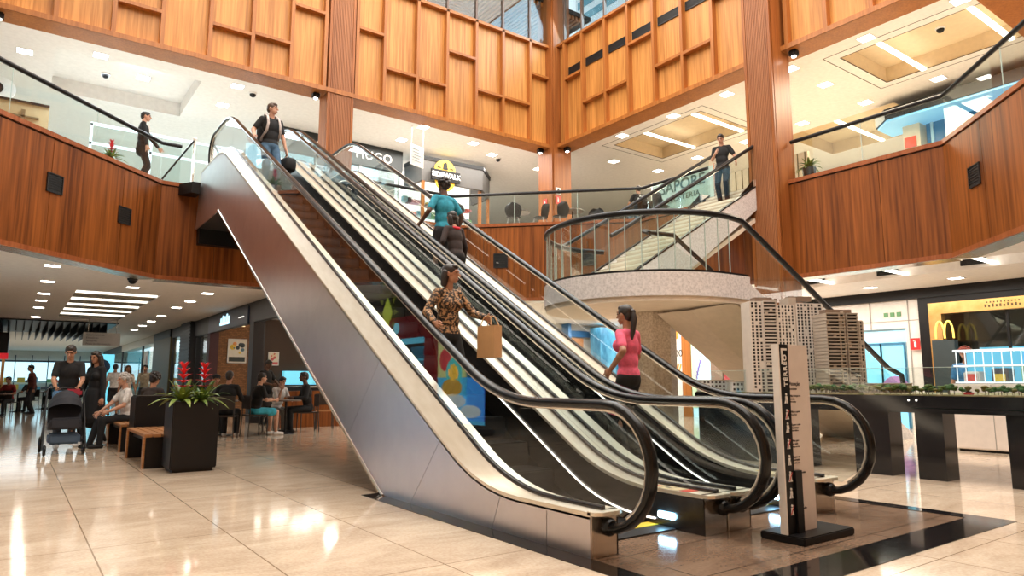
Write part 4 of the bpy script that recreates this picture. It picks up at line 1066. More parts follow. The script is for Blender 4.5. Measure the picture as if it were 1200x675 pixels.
# right-hand wall: white front with blue doors
t = thing('blue_door_front', 'white wall front with cyan lit glass doors and green signs above', 'shop', (18.2, 9, 0))
m = MB(); m.box(18.12, 18.3, 7.75, 10.6, 2.5, 3.3); m.box(18.12, 18.3, 7.75, 8.1, 0, 2.5); m.build('white_wall', M_('wall_white', (.78, .74, .70), .5), t)
m = MB(); m.box(18.10, 18.13, 8.94, 8.96, 2.5, 3.3); m.box(18.10, 18.13, 8.0, 8.02, 0, 3.3); m.box(18.10, 18.13, 7.75, 10.6, 2.68, 2.69); m.build('joints', M_('joint_grey', (.35, .33, .31), .6), t)
m = MB(); m.box(18.2, 18.28, 8.1, 10.6, 2.15, 2.45); m.build('transom_glass', emit_mat('transom_glow', (.40, .76, .92), .8), t)
for a, b in ((8.2, 8.75), (8.78, 9.35)):
    m = MB(); m.box(18.18, 18.26, a, b, .0, 2.1); m.build('door_leaf', emit_mat('cyan_door', (.25, .68, .88), .8), t)
    m = MB(); [m.box(18.15, 18.2, y, y+.035, 0, 2.12) for y in (a-.03, b)]; m.box(18.15, 18.2, a, b, 2.08, 2.14); m.build('door_frame', M_('blue_frame', (.05, .2, .35), .4), t)
m = MB(); m.box(18.1, 18.18, 9.5, 10.2, .2, 1.9); m.build('dark_poster', noise_mat('dark_poster', (.05, .06, .15), (.35, .10, .15), (1, 1, 1), 4, 4, .4), t)
m = MB(); m.lathe([(.35, 0), (.33, .03)], n=18); m.xf(Matrix.Translation((18.14, 8.45, .95)) @ Matrix.Rotation(-PI/2, 4, 'Y')); m.build('purple_disc', M_('lilac', (.40, .22, .50), .5), t)
for k in range(3):
    m = MB(); m.box(18.095, 18.125, 8.18+k*.16, 8.28+k*.16, 2.80, 2.91); m.cur = 1; m.lathe([(.03, 0), (.001, .006)], n=8) ; 
    m.build('green_sign', [M_('sign_green', (.12, .30, .14), .5), WHITE], t)
# fire sign
def fire_sign(loc, face, label, w=.2):
    t = thing('fire_sign', label, 'sign', loc, 'red fire extinguisher signs')
    M = (F_negX if face == 'x' else F_negY)(loc)
    m = MB(); m.box(-w/2, w/2, -w*.65, w*.65, 0, .012); m.xf(M); m.build('plate', M_('fire_red', (.72, .03, .03), .4), t)
    m = MB(); m.box(-w*.12, w*.12, -w*.38, w*.2, .012, .016); m.box(-w*.05, w*.05, w*.2, w*.36, .012, .016); m.box(-w*.2, w*.05, w*.3, w*.38, .012, .016); m.xf(M); m.build('symbol', WHITE, t)
    return t
# black fascia, brass framed shop
t = thing('brass_shop_front', 'black and brass framed shop front with dark window on the right', 'shop', (18.2, 4, 0))
m = MB(); m.box(18.0, 18.3, -6, 10.8, 3.2, 3.46); m.build('black_fascia', BLACK, t)
m = MB(); m.box(18.05, 18.3, 7.5, 7.74, 0, 3.2); m.box(18.05, 18.3, -6, 7.5, 3.05, 3.2); m.build('black_surround', BLACK, t)
XG = 18.12
m = MB(); m.box(XG-.1, XG+.1, 7.22, 7.5, 0, 2.78); m.box(XG-.1, XG+.1, -6, 7.5, 2.78, 3.05); m.build('brass_frame', GOLD, t)
m = MB(); m.box(XG+.1, XG+.12, -6, 7.22, 0, 2.78); m.build('pane', GLASS, t)
m = MB(); [m.box(XG+.08, XG+.14, y, y+.05, 0, 2.78) for y in (5.9, 3.9, 1.8)]; m.build('mullion', BLACK, t)
m = MB(); m.box(19.6, 19.7, -6, 7.2, 0, 3.2); m.build('back_wall', M_('shop_dark', (.06, .045, .035), .6), t)
m = MB(); m.box(19.5, 19.6, -6, 7.0, 1.55, 2.0); m.build('lit_shelf', emit_mat('blue_shelf', (.15, .55, .75), .9), t)
m = MB(); goods(m, 19.2, 19.5, -5, 7.0, (.5, .95, 1.35, 1.7), 'y', .2, .22); m.build('goods', GOODS, t)
m = MB()
for k in range(10): m.box(XG-.106, XG-.10, 6.25-k*.075, 6.29-k*.075, 2.85, 2.85+(.07, .05, .08, .06)[k % 4]); m.box(XG-.106, XG-.10, 6.22-k*.07, 6.25-k*.07, 2.95, 2.985)
m.build('lettering', M_('gold_letter', (.12, .07, .02), .4), t)
m = MB(); m.box(19.45, 19.55, 4.6, 5.8, 2.15, 2.65); m.build('lit_picture', noise_mat('amber_print', (.15, .06, .02), (.75, .45, .18), (1, 1, 1), 5, 3, .5), t)
for k in range(4):
    m = MB(); m.lathe([(.05, 0), (.04, .05)], (19.0, 5.6-.8*k, 2.9), 10); m.build('spot_lamp', LIGHTC, t)
fire_sign((18.04, 7.86, 2.08), 'x', 'red fire extinguisher sign on the white wall edge beside the brass shop front', .22)
# yellow arches of the restaurant sign, standing in the window
t = thing('arches_sign', 'yellow double arch sign on a dark block in front of the brass shop', 'sign', (17.6, 6.7, 0))
ARCH = emit_mat('sign_yellow', (1., .72, .12), 1.3)
m = MB()
for sgn in (0, 1):
    y0 = 7.20-sgn*.19
    pts = [(17.6, y0-.095+.095*math.cos(PI*k/14), 2.16+.40*(math.sin(PI*k/14))**.75) for k in range(15)]
    m.tube(pts, .02, 8, flat=(.022, .02))
m.build('arches', ARCH, t)
m = MB(); m.box(17.55, 17.75, 6.80, 7.28, 0, 2.12); m.build('block', M_('charcoal_block', (.03, .045, .05), .5), t)

# --- sales counter with white rack ("GRATIS") --------------------------------------------
t = thing('sales_counter', 'white sales counter reading GRATIS with a white display rack, behind the model table', 'counter', (13.3, 3.6, 0))
m = MB(); m.bbox(13.0, 13.7, 1.0, 5.18, .04, 1.12, .02); m.build('body', M_('counter_white', (.80, .72, .66), .4), t)
m = MB(); m.box(13.06, 13.64, 1.06, 5.12, 0, .05); m.build('plinth', BLACK, t)
m = MB(); m.box(12.995, 13.0, 4.55, 4.56, .06, 1.1); m.box(12.995, 13.0, 3.2, 3.21, .06, 1.1); m.build('joint', M_('joint_grey', (.35, .33, .31), .6), t)
m = MB(); text_mb('GRÁTIS', .115, F_negX((12.99, 3.98, 1.02)), .004, bold=.004, mb=m); m.build('lettering', BLACK, t)
m = MB(); m.box(12.98, 13.0, 3.35, 4.15, .74, .92); m.build('pink_label', M_('salmon', (.85, .32, .30), .5), t)
m = MB(); text_mb('PARA', .10, F_negX((12.975, 3.88, .83)), .003, mb=m); m.build('label_lettering', M_('maroon_ink', (.25, .02, .03), .5), t)
RACK = emit_mat('rack_white', (.88, .97, 1.), .7)
m = MB(); m.box(13.60, 13.63, 1.1, 5.1, 1.14, 1.66); m.build('rack_back', emit_mat('rack_blue', (.10, .38, .55), .9), t)
m = MB()
for x in (13.08, 13.62):
    for z in (1.14, 1.42, 1.68): m.box(x-.012, x+.012, 1.1, 5.1, z-.012, z+.012)
    for k in range(30): m.box(x-.006, x+.006, 1.14+k*.135, 1.152+k*.135, 1.14, 1.68)
for y in (1.1, 2.1, 3.1, 4.1, 5.1): m.box(13.08, 13.62, y-.012, y+.012, 1.66, 1.69); m.box(13.08, 13.62, y-.012, y+.012, 1.4, 1.43)
m.build('display_rack', RACK, t)
gd = []
for k in range(9):
    y = 4.9-k*.42; c = k % 8
    m = MB(); m.bbox(13.2, 13.5, y-.12, y+.12, 1.125, 1.125+.2+.05*(k % 3), .02); m.cur = 1; m.box(13.19, 13.2, y-.08, y+.08, 1.17, 1.28)
    one(m, 'gift_box', [GOODS[(c+3) % 8], GOODS[c]], '%s box in the white display rack, %s from its left end' % (('pale', 'black', 'green', 'pink', 'light blue', 'red', 'yellow', 'blue', 'white')[k], ORD[k] if k else 'first'), 'box', (13.35, y, 1.125), 'boxes in the display rack')
m = MB()
m.ell((13.3, 3.86, 1.80), (.16, .18, .13), 12, 8)
for s in (-1, 1): m.ell((13.3, 3.86+s*.07, 1.96), (.03, .04, .09), 8, 6)
one(m, 'soft_toy', M_('pink_plush', (.85, .32, .42), .8), 'round pink soft toy on top of the white display rack', 'toy', (13.3, 3.86, 1.69))
m = MB(); m.bbox(13.18, 13.42, 3.30, 3.56, 1.69, 1.98, .02); one(m, 'gift_box', WHITE, 'white carton standing on top of the display rack beside the pink toy', 'box', (13.3, 3.43, 1.69), 'boxes in the display rack')

# --- upper storey shops --------------------------------------------------------------------
t = thing('leather_shop', 'upstairs shop front lettered VICTOR HUGO in white on black', 'shop', (8.2, 20.6, ZF))
m = MB(); m.box(5.6, 10.25, 20.55, 20.75, 8.25, 8.99); m.build('header', M_('shop_black', (.02, .025, .025), .4), t)
m = MB(); text_mb('VICTOR HUGO', .42, F_negY((8.3, 20.53, 8.60)), .01, bold=.004, space=1.1, mb=m); m.build('lettering', WHITE, t)
m = MB(); m.box(5.6, 10.25, 22.6, 22.7, ZF, 8.95); m.build('lit_wall', SKYL, t)
m = MB(); [m.box(x, x+.1, 20.6, 20.7, ZF, 8.25) for x in (5.6, 7.2, 8.7, 10.15)]; m.build('frame', WHITE, t)
m = MB(); [m.box(a, b, 20.64, 20.66, ZF+.1, 8.25) for a, b in ((5.7, 7.2), (7.3, 8.7), (8.8, 10.15))]; m.build('pane', GLASS, t)
m = MB(); goods(m, 5.8, 10.1, 21.9, 22.3, (6.2, 6.7, 7.2, 7.7), 'x', .35, .35); m.build('goods', GOODS, t)
for k, x in enumerate((7.6, 8.35, 9.1, 9.7)):
    m = MB(); m.lathe([(.05, 0), (.22, .05), (.30, .6), (.16, 1.15), (.20, 1.45), (.05, 1.6)], (x, 21.1, ZF+.1), 12); m.build('display_dress', M_('teal_cloth', (.12, .35, .42), .7) if k % 2 else WHITE, t)
t = thing('sneaker_shop', 'upstairs shop front with slanted corner and dark grey header', 'shop', (12, 20.2, ZF))
HDR = M_('header_grey', (.10, .095, .09), .5)
m = MB(); m.wall([(10.7, 21.3), (10.75, 20.1), (13.15, 19.95), (14.05, 20.85), (14.05, 22)], 7.98, 8.72, .12); m.build('header', HDR, t)
m = MB(); m.wall([(10.68, 21.3), (10.72, 20.07), (13.17, 19.92), (14.08, 20.83), (14.08, 22)], 8.72, 8.85, .16); m.build('black_edge', BLACK, t)
m = MB(); m.box(10.8, 14, 22.2, 22.3, ZF, 8.9); m.build('lit_wall', WHL, t)
m = MB(); goods(m, 10.9, 13.9, 21.8, 22.1, (6.3, 6.75, 7.2, 7.65), 'x', .3, .2); m.build('goods', GOODS, t)
for x, y in ((10.78, 20.1), (13.1, 20.1), (13.95, 20.85)): m = MB(); m.box(x, x+.1, y, y+.1, ZF, 8.0); m.build('post', WOODB, t)
t = thing('round_sign', 'yellow half round sign over a black SIDEWALK board, upstairs shop header', 'sign', (11.58, 19.9, 8.0))
YS = M_('sign_yellow_paint', (.90, .58, .04), .4)
m = MB(); m.prism([(11.58+.42*math.cos(PI*k/16), 8.38+.42*math.sin(PI*k/16)) for k in range(17)], 19.93, 19.98, 'y'); m.build('half_disc', YS, t)
m = MB(); m.prism([(11.48, 8.45), (11.68, 8.45), (11.62, 8.72), (11.5, 8.66)], 19.91, 19.93, 'y'); [m.box(11.58+s*.25-.07, 11.58+s*.25+.07, 19.915, 19.93, 8.48, 8.52) for s in (-1, 1)]; m.build('emblem', BLACK, t)
m = MB(); m.box(11.02, 12.14, 19.86, 19.95, 8.02, 8.40); m.build('board', BLACK, t)
m = MB(); text_mb('SIDEWALK', .235, F_negY((11.58, 19.85, 8.21)), .006, bold=.010, mb=m); m.build('lettering', WHITE, t)
m = MB(); m.prism([(11.58+.38*math.cos(PI+PI*k/12), 8.02+.34*math.sin(PI+PI*k/12)) for k in range(13)], 19.93, 19.98, 'y'); m.build('lower_disc', YS, t)
# hanging white sign
t = thing('information_sign', 'white hanging information panel between two thin rods, upstairs', 'sign', (9.55, 18.5, 8.9))
m = MB(); m.box(9.28, 9.87, 18.2, 18.24, 7.75, 8.4); m.xf(Matrix.Translation((9.57, 18.2, 0)) @ Matrix.Rotation(.35, 4, 'Z') @ Matrix.Translation((-9.57, -18.2, 0))); m.build('panel', M_('panel_white', (.84, .87, .88), .4), t)
for x in (9.33, 9.82): m = MB(); m.tube([(x, 18.2+.35*(x-9.57), 8.4), (x, 18.2+.35*(x-9.57), 9.0)], .008, 5); m.build('rod', STEELP, t)
m = MB()
for k in range(5): m.box(9.36, 9.36+.3+.06*(k % 3), 18.19, 18.2, 8.25-k*.09, 8.27-k*.09)
m.xf(Matrix.Translation((9.57, 18.2, 0)) @ Matrix.Rotation(.35, 4, 'Z') @ Matrix.Translation((-9.57, -18.2, 0))); m.build('text_lines', M_('panel_ink', (.35, .45, .5), .5), t)
# gelateria screen
t = thing('glass_screen', 'pale green glass screen lettered SAPORE beside the stair head', 'sign', (15.1, 12.4, ZF))
m = MB(); m.box(15.0, 15.06, 11.35, 13.55, ZF+.25, 7.02); m.build('panel', M_('pale_green_glass', (.50, .66, .60), .25), t)
m = MB(); text_mb('SAPORE', .46, F_negX((14.99, 12.45, 6.72)), .006, bold=.004, mb=m); text_mb('GELATERIA', .22, F_negX((14.99, 12.45, 6.36)), .006, space=1.15, mb=m); m.build('lettering', M_('letter_green', (.05, .12, .10), .4), t)
m = MB(); m.box(14.99, 15.08, 11.3, 11.35, ZF, 7.05); m.build('post', STEELP, t); m = MB(); m.box(14.99, 15.08, 13.55, 13.6, ZF, 7.05); m.build('post', STEELP, t)
t = thing('beige_partition', 'low beige slatted partition behind the man on the stair', 'partition', (15.3, 10, ZF))
m = MB(); m.box(15.3, 15.4, 8.8, 11.2, ZF, 6.75); m.cur = 1; [m.box(15.28, 15.3, 8.85+k*.2, 8.87+k*.2, ZF, 6.75) for k in range(12)]; m.build('slats', [M_('partition_beige', (.66, .57, .40), .6), OLIVE], t)
t = thing('dark_kiosk', 'long dark kiosk counter behind the seated man upstairs', 'kiosk', (16.5, 16, ZF))
m = MB(); m.box(15.8, 17.6, 13.8, 18.5, ZF, 6.55); m.cur = 1; m.box(15.7, 17.7, 13.7, 18.6, 6.55, 6.75); m.build('counter', [DARKW, BLACK], t)
# upper right: blue shop
t = thing('blue_shop_front', 'upstairs shop with blue glazing under a dark canopy on the right', 'shop', (20, 6.5, ZF))
m = MB(); m.prism([(19.2, 2), (19.2, 8.7), (19.7, 9.2), (20.6, 9.2), (20.6, 2)], 8.42, 8.72, 'z'); m.build('canopy', BLACK, t)
m = MB(); m.prism([(19.25, 2), (19.25, 8.68), (19.72, 9.15), (20.6, 9.15), (20.6, 2)], 8.36, 8.42, 'z'); m.build('canopy_light', emit_mat('canopy_glow', (.25, .62, .95), .5), t)
m = MB(); m.box(20.3, 20.35, 2, 8.1, 7.3, 8.36); m.build('blue_glazing', M_('deep_blue_glass', (.02, .09, .17), .15, emit=(.03, .16, .30), es=.5), t)
m = MB(); [m.box(20.24, 20.32, 7.9-k*.72, 7.97-k*.72, 7.3, 8.36) for k in range(8)]; m.build('mullion', M_('pale_blue_paint', (.45, .70, .80), .4), t)
m = MB(); m.box(20.0, 20.5, 8.15, 8.6, ZF, 8.36); m.build('column', M_('column_cream', (.72, .64, .48), .6), t)
m = MB(); m.box(19.6, 20.3, 3, 8.3, ZF, 7.3); m.cur = 1; m.box(19.55, 20.3, 3, 8.3, 7.3, 7.5); m.build('counter', [DARKW, BLACK], t)
m = MB(); m.box(19.95, 19.99, 8.25, 8.55, 7.7, 8.0); m.build('red_notice', M_('notice_red', (.8, .10, .05), .5), t)
# upper left: wall, kiosk, frame
t = thing('tan_kiosk', 'tan board kiosk upstairs at the left edge behind the balustrade', 'kiosk', (-.3, 20, ZF))
m = MB(); m.box(-1.1, .2, 19.95, 20.05, 7.15, 7.92); m.build('board', M_('tan_board', (.55, .40, .22), .5), t)
m = MB(); m.box(-1.1, .2, 19.9, 20.1, 7.92, 7.97); m.build('top_edge', BLACK, t)
m = MB(); m.box(-.62, .0, 19.9, 19.95, 7.56, 7.60); m.box(-.36, -.28, 19.9, 19.95, 7.2, 7.75); m.build('bracket', M_('bracket_brown', (.20, .13, .06), .5), t)
m = MB(); m.box(-.9, .1, 19.6, 20.4, ZF, 7.1); m.build('base', WOODF, t)
t = thing('round_wall_sign', 'white round sign with black disc at the left edge upstairs', 'sign', (-.82, 20.6, 7.9))
m = MB(); m.lathe([(.30, 0), (.30, .05)], n=24); m.xf(Matrix.Translation((-.82, 20.6, 8.4)) @ Matrix.Rotation(PI/2, 4, 'X')); m.build('disc', WHITE, t)
m = MB(); m.lathe([(.15, .05), (.15, .07)], n=20); m.xf(Matrix.Translation((-.92, 20.6, 8.4)) @ Matrix.Rotation(PI/2, 4, 'X')); m.build('black_disc', BLACK, t)
m = MB(); m.tube([(-.82, 20.6, ZF), (-.82, 20.6, 8.15)], .03, 8); m.build('pole', STEELP, t)
t = thing('glass_kiosk', 'white framed glass kiosk behind the red flowered plant upstairs', 'kiosk', (2.3, 21.4, ZF))
m = MB(); [m.box(x, x+.06, 21, 21.06, ZF, 8.1) for x in (1.15, 2.6, 4.4)]; m.box(1.15, 4.46, 21, 21.06, 8.04, 8.12); m.box(1.15, 4.46, 21, 21.06, 7.5, 7.58); m.build('frame', M_('kiosk_frame', (.62, .70, .72), .4), t)
m = MB(); m.box(1.2, 4.4, 21.02, 21.03, ZF, 8.04); m.build('pane', GLASS, t)
m = MB(); m.box(1.6, 4.2, 22.0, 22.6, ZF, 6.6); m.cur = 1; m.box(2.2, 2.9, 21.6, 21.9, ZF, 6.95); m.build('counter', [WHITE, WOODB], t)
# fire signs on the corner column
fire_sign((13.98, 16.73, 7.05), 'y', 'red fire sign on the corner column, the one under the pictogram', .2)
fire_sign((13.78, 17.15, 7.0), 'x', 'red fire sign on the left face of the corner column', .2)
t = thing('notice', 'small black and white pictogram notice above the fire sign on the column', 'sign', (14.0, 16.73, 7.36))
m = MB(); m.box(13.88, 14.08, 16.715, 16.73, 7.24, 7.46); m.build('plate', WHITE, t); m = MB(); m.prism([(13.91, 7.26), (14.05, 7.26), (14.03, 7.4), (13.98, 7.44), (13.93, 7.36)], 16.708, 16.715, 'y'); m.build('symbol', BLACK, t)
# spot lamps under the soffit at the columns
for k, (x, y, lab) in enumerate(((5.98, 17.25, 'left of the slatted column'), (13.62, 17.2, 'left of the corner column'), (14.25, 16.55, 'right of the corner column'), (14.2, 8.35, 'right of the right-hand column'), (-.85, 17.2, 'at the top left edge'))):
    t = thing('spot_lamp', 'small black spot lamp under the wooden soffit, '+lab, 'light', (x, y, 8.84), 'spot lamps under the soffit')
    m = MB(); m.bbox(x-.09, x+.09, y-.09, y+.09, 8.70, 8.84, .02); m.build('housing', BLACK, t)
    m = MB(); m.lathe([(.05, -.02), (.06, 0)], (x, y, 8.70), 12); m.build('lens', LIGHT, t)
# dome cameras
for k, (x, y, z, lab) in enumerate(((2.0, 17.3, 3.45, 'under the left fascia'), (1.3, 19.6, 9.0, 'in the white ceiling at the left'), (4.7, 18.6, 9.0, 'above the man on the escalator'), (13.3, 19.2, 9.0, 'in the ceiling left of the corner column'), (17.0, 6.3, 9.4, 'in the right coffer'))):
    t = thing('dome_camera', 'black dome camera '+lab, 'camera', (x, y, z), 'dome cameras')
    m = MB(); m.lathe([(.11, 0), (.11, -.03), (.09, -.04)], (x, y, z), 14); m.build('mount', WHITE if z > 5 else BLACK, t)
    m = MB(); m.ell((x, y, z-.05), (.085, .085, .075), 12, 8); m.build('dome', BLACK, t)
# ================================================================= FURNITURE AND OBJECTS
# --- totem sign --------------------------------------------------------------------
t = thing('totem_sign', 'tall white sign column with black strip reading TERREO, on a black foot by the escalators', 'sign', (4.92, 3.03, 0))
m = MB(); m.bbox(4.60, 5.28, 2.84, 3.20, .0, .055, .008); m.build('foot', BLACK, t)
m = MB(); m.box(4.72, 5.02, 2.99, 3.03, .055, 1.43); m.build('white_panel', M_('totem_white', (.66, .60, .56), .45), t)
m = MB(); m.box(4.62, 4.735, 2.975, 3.03, .055, 1.43); m.build('black_strip', BLACK, t)
m = MB(); m.box(4.605, 4.62, 2.975, 3.03, .055, 1.43); m.build('white_edge', WHITE, t)
m = MB(); m.box(4.72, 4.80, 2.955, 2.985, .055, .50); m.build('post', BLACK, t)
m = MB(); text_mb('TÉRREO', .060, frame((4.685, 2.973, 1.235), (0, 0, 1), (-1, 0, 0)), .002, bold=.001, space=1.15, mb=m)
m.box(4.640, 4.655, 2.969, 2.975, 1.28, 1.40); m.box(4.655, 4.71, 2.969, 2.975, 1.385, 1.40); m.build('lettering', WHITE, t)
INK = M_('totem_ink', (.05, .04, .04), .5); INKG = M_('totem_grey_ink', (.22, .19, .18), .5)
m = MB(); text_mb('Atenção', .042, frame((4.75, 2.988, 1.135), (1, 0, 0), (0, 0, 1)), .001, 'LEFT', mb=m); text_mb('ATTENTION', .017, frame((4.75, 2.988, 1.095), (1, 0, 0), (0, 0, 1)), .001, 'LEFT', mb=m); m.build('heading', INK, t)
LINES = (('Não brinque na', 'escada', 'Do not play'), ('Não se apoie', 'Do not lean'), ('Segure a mão', 'da criança', 'Hold children'), ('Não pare', 'na saída', 'Keep exit clear'), ('Segure no', 'corrimão', 'Hold handrail'), ('Não use carrinho', 'de bebê', 'No strollers'), ('Não corra', 'na escada', 'Do not run'), ('Emergência', 'botão vermelho', 'Stop button'))
z = 1.045
for i, ls in enumerate(LINES):
    m = MB()
    for k, tx in enumerate(ls): text_mb(tx, .0215 if k < len(ls)-1 else .015, frame((4.755, 2.988, z-k*.022), (1, 0, 0), (0, 0, 1)), .001, 'LEFT', mb=m)
    m.build('text_block', INK, t)
    # pictogram in the black strip: a little figure
    m = MB(); x = 4.677; zz = z-.015; s = random.Random(i)
    m.prism([(x+.009*math.cos(a), zz+.028+.009*math.sin(a)) for a in [PI*q/6 for q in range(12)]], 2.970, 2.975, 'y')
    m.prism([(x-.012, zz+.015), (x+.012, zz+.015), (x+.010+s.uniform(-.01, .01), zz-.012), (x-.010, zz-.012)], 2.970, 2.975, 'y')
    for sg in (-1, 1): m.prism([(x+sg*.004, zz-.01), (x+sg*.011, zz-.01), (x+sg*(.012+s.uniform(0, .012)), zz-.038), (x+sg*.006, zz-.038)], 2.970, 2.975, 'y')
    if i % 2: m.cur = 1; m.prism([(x-.022, zz-.03), (x-.018, zz-.034), (x+.022, zz+.026), (x+.018, zz+.03)], 2.967, 2.970, 'y')
    m.build('pictogram', [WHITE, M_('picto_red', (.6, .08, .07), .5)], t)
    z -= .022*len(ls)+.052

# --- planter boxes and plants --------------------------------------------------------
SOIL = M_('dark_soil', (.03, .02, .012), .9); LEAFM = noise_mat('bromeliad_leaf', (.02, .10, .015), (.30, .36, .06), (1, 1, 1), 9, 3, .4, 0, .35, .7); BRACT = M_('red_bract', (.72, .02, .03), .45); LEAFD = M_('dark_leaf', (.015, .06, .02), .45)
def planter(x0, x1, y0, y1, h, label):
    t = thing('planter_box', label, 'planter', ((x0+x1)/2, (y0+y1)/2, 0), 'black planter boxes between the benches')
    m = MB(); m.bbox(x0, x1, y0, y1, .04, h, .012); m.build('box', BLACK, t)
    m = MB(); m.box(x0+.04, x1-.04, y0+.04, y1-.04, 0, .05); m.build('foot', BLACK, t)
    m = MB(); m.box(x0+.03, x1-.03, y0+.03, y1-.03, h-.02, h+.012); m.build('soil', SOIL, t)
    return t
planter(1.69, 2.25, 9.72, 10.3, .88, 'black cube planter holding red bromeliads, in front of the wooden bench')
planter(1.60, 2.2, 12.35, 12.95, .92, 'black planter box between the two benches')
def leaf(mb, base, ang, L, w, up, droop, n=6):
    """strap leaf that rises and arches over"""
    b = Vector(base); d = Vector((math.cos(ang), math.sin(ang), 0)); s = Vector((-d.y, d.x, 0)); A = []; B = []; C2 = []
    for i in range(n+1):
        q = i/n; p = b+d*(L*q)+Vector((0, 0, up*q-droop*q*q)); ww = w*(math.sin(PI*min(.999, .12+q*.88)))**.7
        A.append(p-s*ww+Vector((0, 0, .25*ww))); C2.append(p); B.append(p+s*ww+Vector((0, 0, .25*ww)))
    mb.loft(A, C2); mb.loft(C2, B)
def bromeliad(x, y, z, label, sc=1., seed=1, flower=True, grp='red bromeliads in the planter'):
    r = random.Random(seed)
    t = thing('bromeliad', label, 'plant', (x, y, z), grp)
    m = MB()
    for ring, (cnt, L, up, dr) in enumerate(((9, .36, .16, .22), (9, .28, .26, .18), (7, .18, .30, .08))):
        for k in range(cnt): leaf(m, (x, y, z), 2*PI*k/cnt+ring*.4+r.uniform(-.15, .15), L*sc*r.uniform(.85, 1.15), .032*sc, up*sc*r.uniform(.8, 1.2), dr*sc)
    m.build('leaves', LEAFM, t)
    if flower:
        m = MB(); m.tube([(x, y, z), (x, y, z+.26*sc)], .014*sc, 6); m.build('stem', LEAFD, t)
        m = MB()
        for ring in range(5):
            for k in range(6): leaf(m, (x, y, z+(.16+.05*ring)*sc), 2*PI*k/6+ring*.5, (.13-.015*ring)*sc, .020*sc, (.07+.02*ring)*sc, .05*sc, 4)
        m.build('red_bracts', BRACT, t)
    return t
bromeliad(1.83, 9.95, .89, 'red flowered bromeliad, left one in the black cube planter', 1.15, 3)
bromeliad(2.13, 10.15, .89, 'red flowered bromeliad, right one in the black cube planter', 1.15, 5)
bromeliad(2.05, 9.88, .89, 'flowerless leafy plant at the front of the black cube planter', .8, 7, False, None)

# --- benches ---------------------------------------------------------------------------
BW = wood_mat('bench_wood', (.30, .13, .05), (.46, .22, .09), .35, grain=40, horiz=True)
def bench(x0, x1, y0, y1, label):
    t = thing('bench', label, 'bench', ((x0+x1)/2, (y0+y1)/2, 0), 'wooden benches beside the planters')
    for k in range(5):
        w = (x1-x0)/5
        m = MB(); m.bbox(x0+k*w+.006, x0+(k+1)*w-.006, y0, y1, .41, .45, .005); m.build('seat_slat', BW, t)
    for y in (y0+.02, y1-.14):
        m = MB(); m.bbox(x0+.02, x1-.02, y, y+.12, 0, .41, .008); lg = m.build('leg', BLACK, t)
        m = MB(); m.box(x0, x0+.022, y, y+.12, 0, .41); m.build('wooden_edge', BW, lg)
    m = MB(); m.box(x0+.08, x1-.08, y0+.1, y1-.1, .33, .40); m.build('frame', BLACK, t)
    return t
bench(1.48, 2.02, 10.42, 12.2, 'wooden topped bench behind the cube planter, nearer one')
bench(1.50, 2.04, 13.1, 15.0, 'wooden topped bench where the person in the white shirt sits')

# --- stroller ---------------------------------------------------------------------------
sx, sy = .74, 13.52
t = thing('stroller', 'dark grey baby stroller with hood, pushed by the man in black', 'stroller', (sx, sy, 0))
FAB = M_('stroller_cloth', (.02, .022, .03), .8); FAB2 = M_('stroller_blue', (.06, .10, .16), .8)
for (dx, dy, r, nm) in ((-.26, -.42, .085, 'front_wheel'), (.26, -.42, .085, 'front_wheel'), (-.30, .28, .13, 'rear_wheel'), (.30, .28, .13, 'rear_wheel')):
    m = MB(); c = (sx+dx, sy+dy, r)
    ring = [(c[0], c[1]+(r-.022)*math.cos(2*PI*k/20), r+(r-.022)*math.sin(2*PI*k/20)) for k in range(20)]
    m.tube(ring, .022, 8, closed=True); m.xf(Matrix.Identity(4)); w_ = m.build(nm, RUBBER, t)
    m = MB(); m.ell(c, (.02, r*.4, r*.4), 10, 6)
    for k in range(5): m.tube([c, (c[0], c[1]+(r-.02)*math.cos(2*PI*k/5), r+(r-.02)*math.sin(2*PI*k/5))], .008, 5)
    m.build('hub', STEEL, w_)
for s in (-1, 1):
    m = MB(); m.tube([(sx+s*.29, sy-.42, .10), (sx+s*.28, sy-.10, .42), (sx+s*.27, sy+.25, .78), (sx+s*.25, sy+.50, 1.02)], .014, 8); m.build('frame_tube', BLACK, t)
    m = MB(); m.tube([(sx+s*.30, sy+.28, .13), (sx+s*.28, sy-.05, .45)], .013, 8); m.build('rear_strut', BLACK, t)
m = MB(); m.tube([(sx-.25, sy+.50, 1.02), (sx-.2, sy+.56, 1.05), (sx+.2, sy+.56, 1.05), (sx+.25, sy+.50, 1.02)], .018, 8); m.build('push_bar', RUBBER, t)
m = MB()   # seat tub
prof = [(-.30, .42), (-.34, .50), (-.10, .46), (.10, .50), (.30, .86), (.34, .84), (.14, .42), (-.05, .38)]
m.prism([(sy+a, b) for a, b in prof], sx-.23, sx+.23); m.build('seat', FAB, t)
m = MB()   # hood
N = 9; hoodA = []
for i in range(7):
    a = math.radians(20+i*22); rowp = []
    for k in range(N):
        b = PI*k/(N-1); rowp.append((sx-.25*math.cos(b), sy+.05-.34*math.cos(a)*math.sin(b)*1.0+.12, .68+.34*math.sin(a)*math.sin(b)))
    hoodA.append(rowp)
for r0, r1 in zip(hoodA, hoodA[1:]): m.loft(r0, r1)
m.build('hood', FAB, t)
m = MB(); m.bbox(sx-.22, sx+.22, sy-.28, sy+.24, .16, .32, .03); m.build('basket', FAB2, t)
m = MB(); m.bbox(sx-.21, sx+.21, sy-.36, sy-.26, .40, .58, .03); m.build('front_bar', FAB, t)
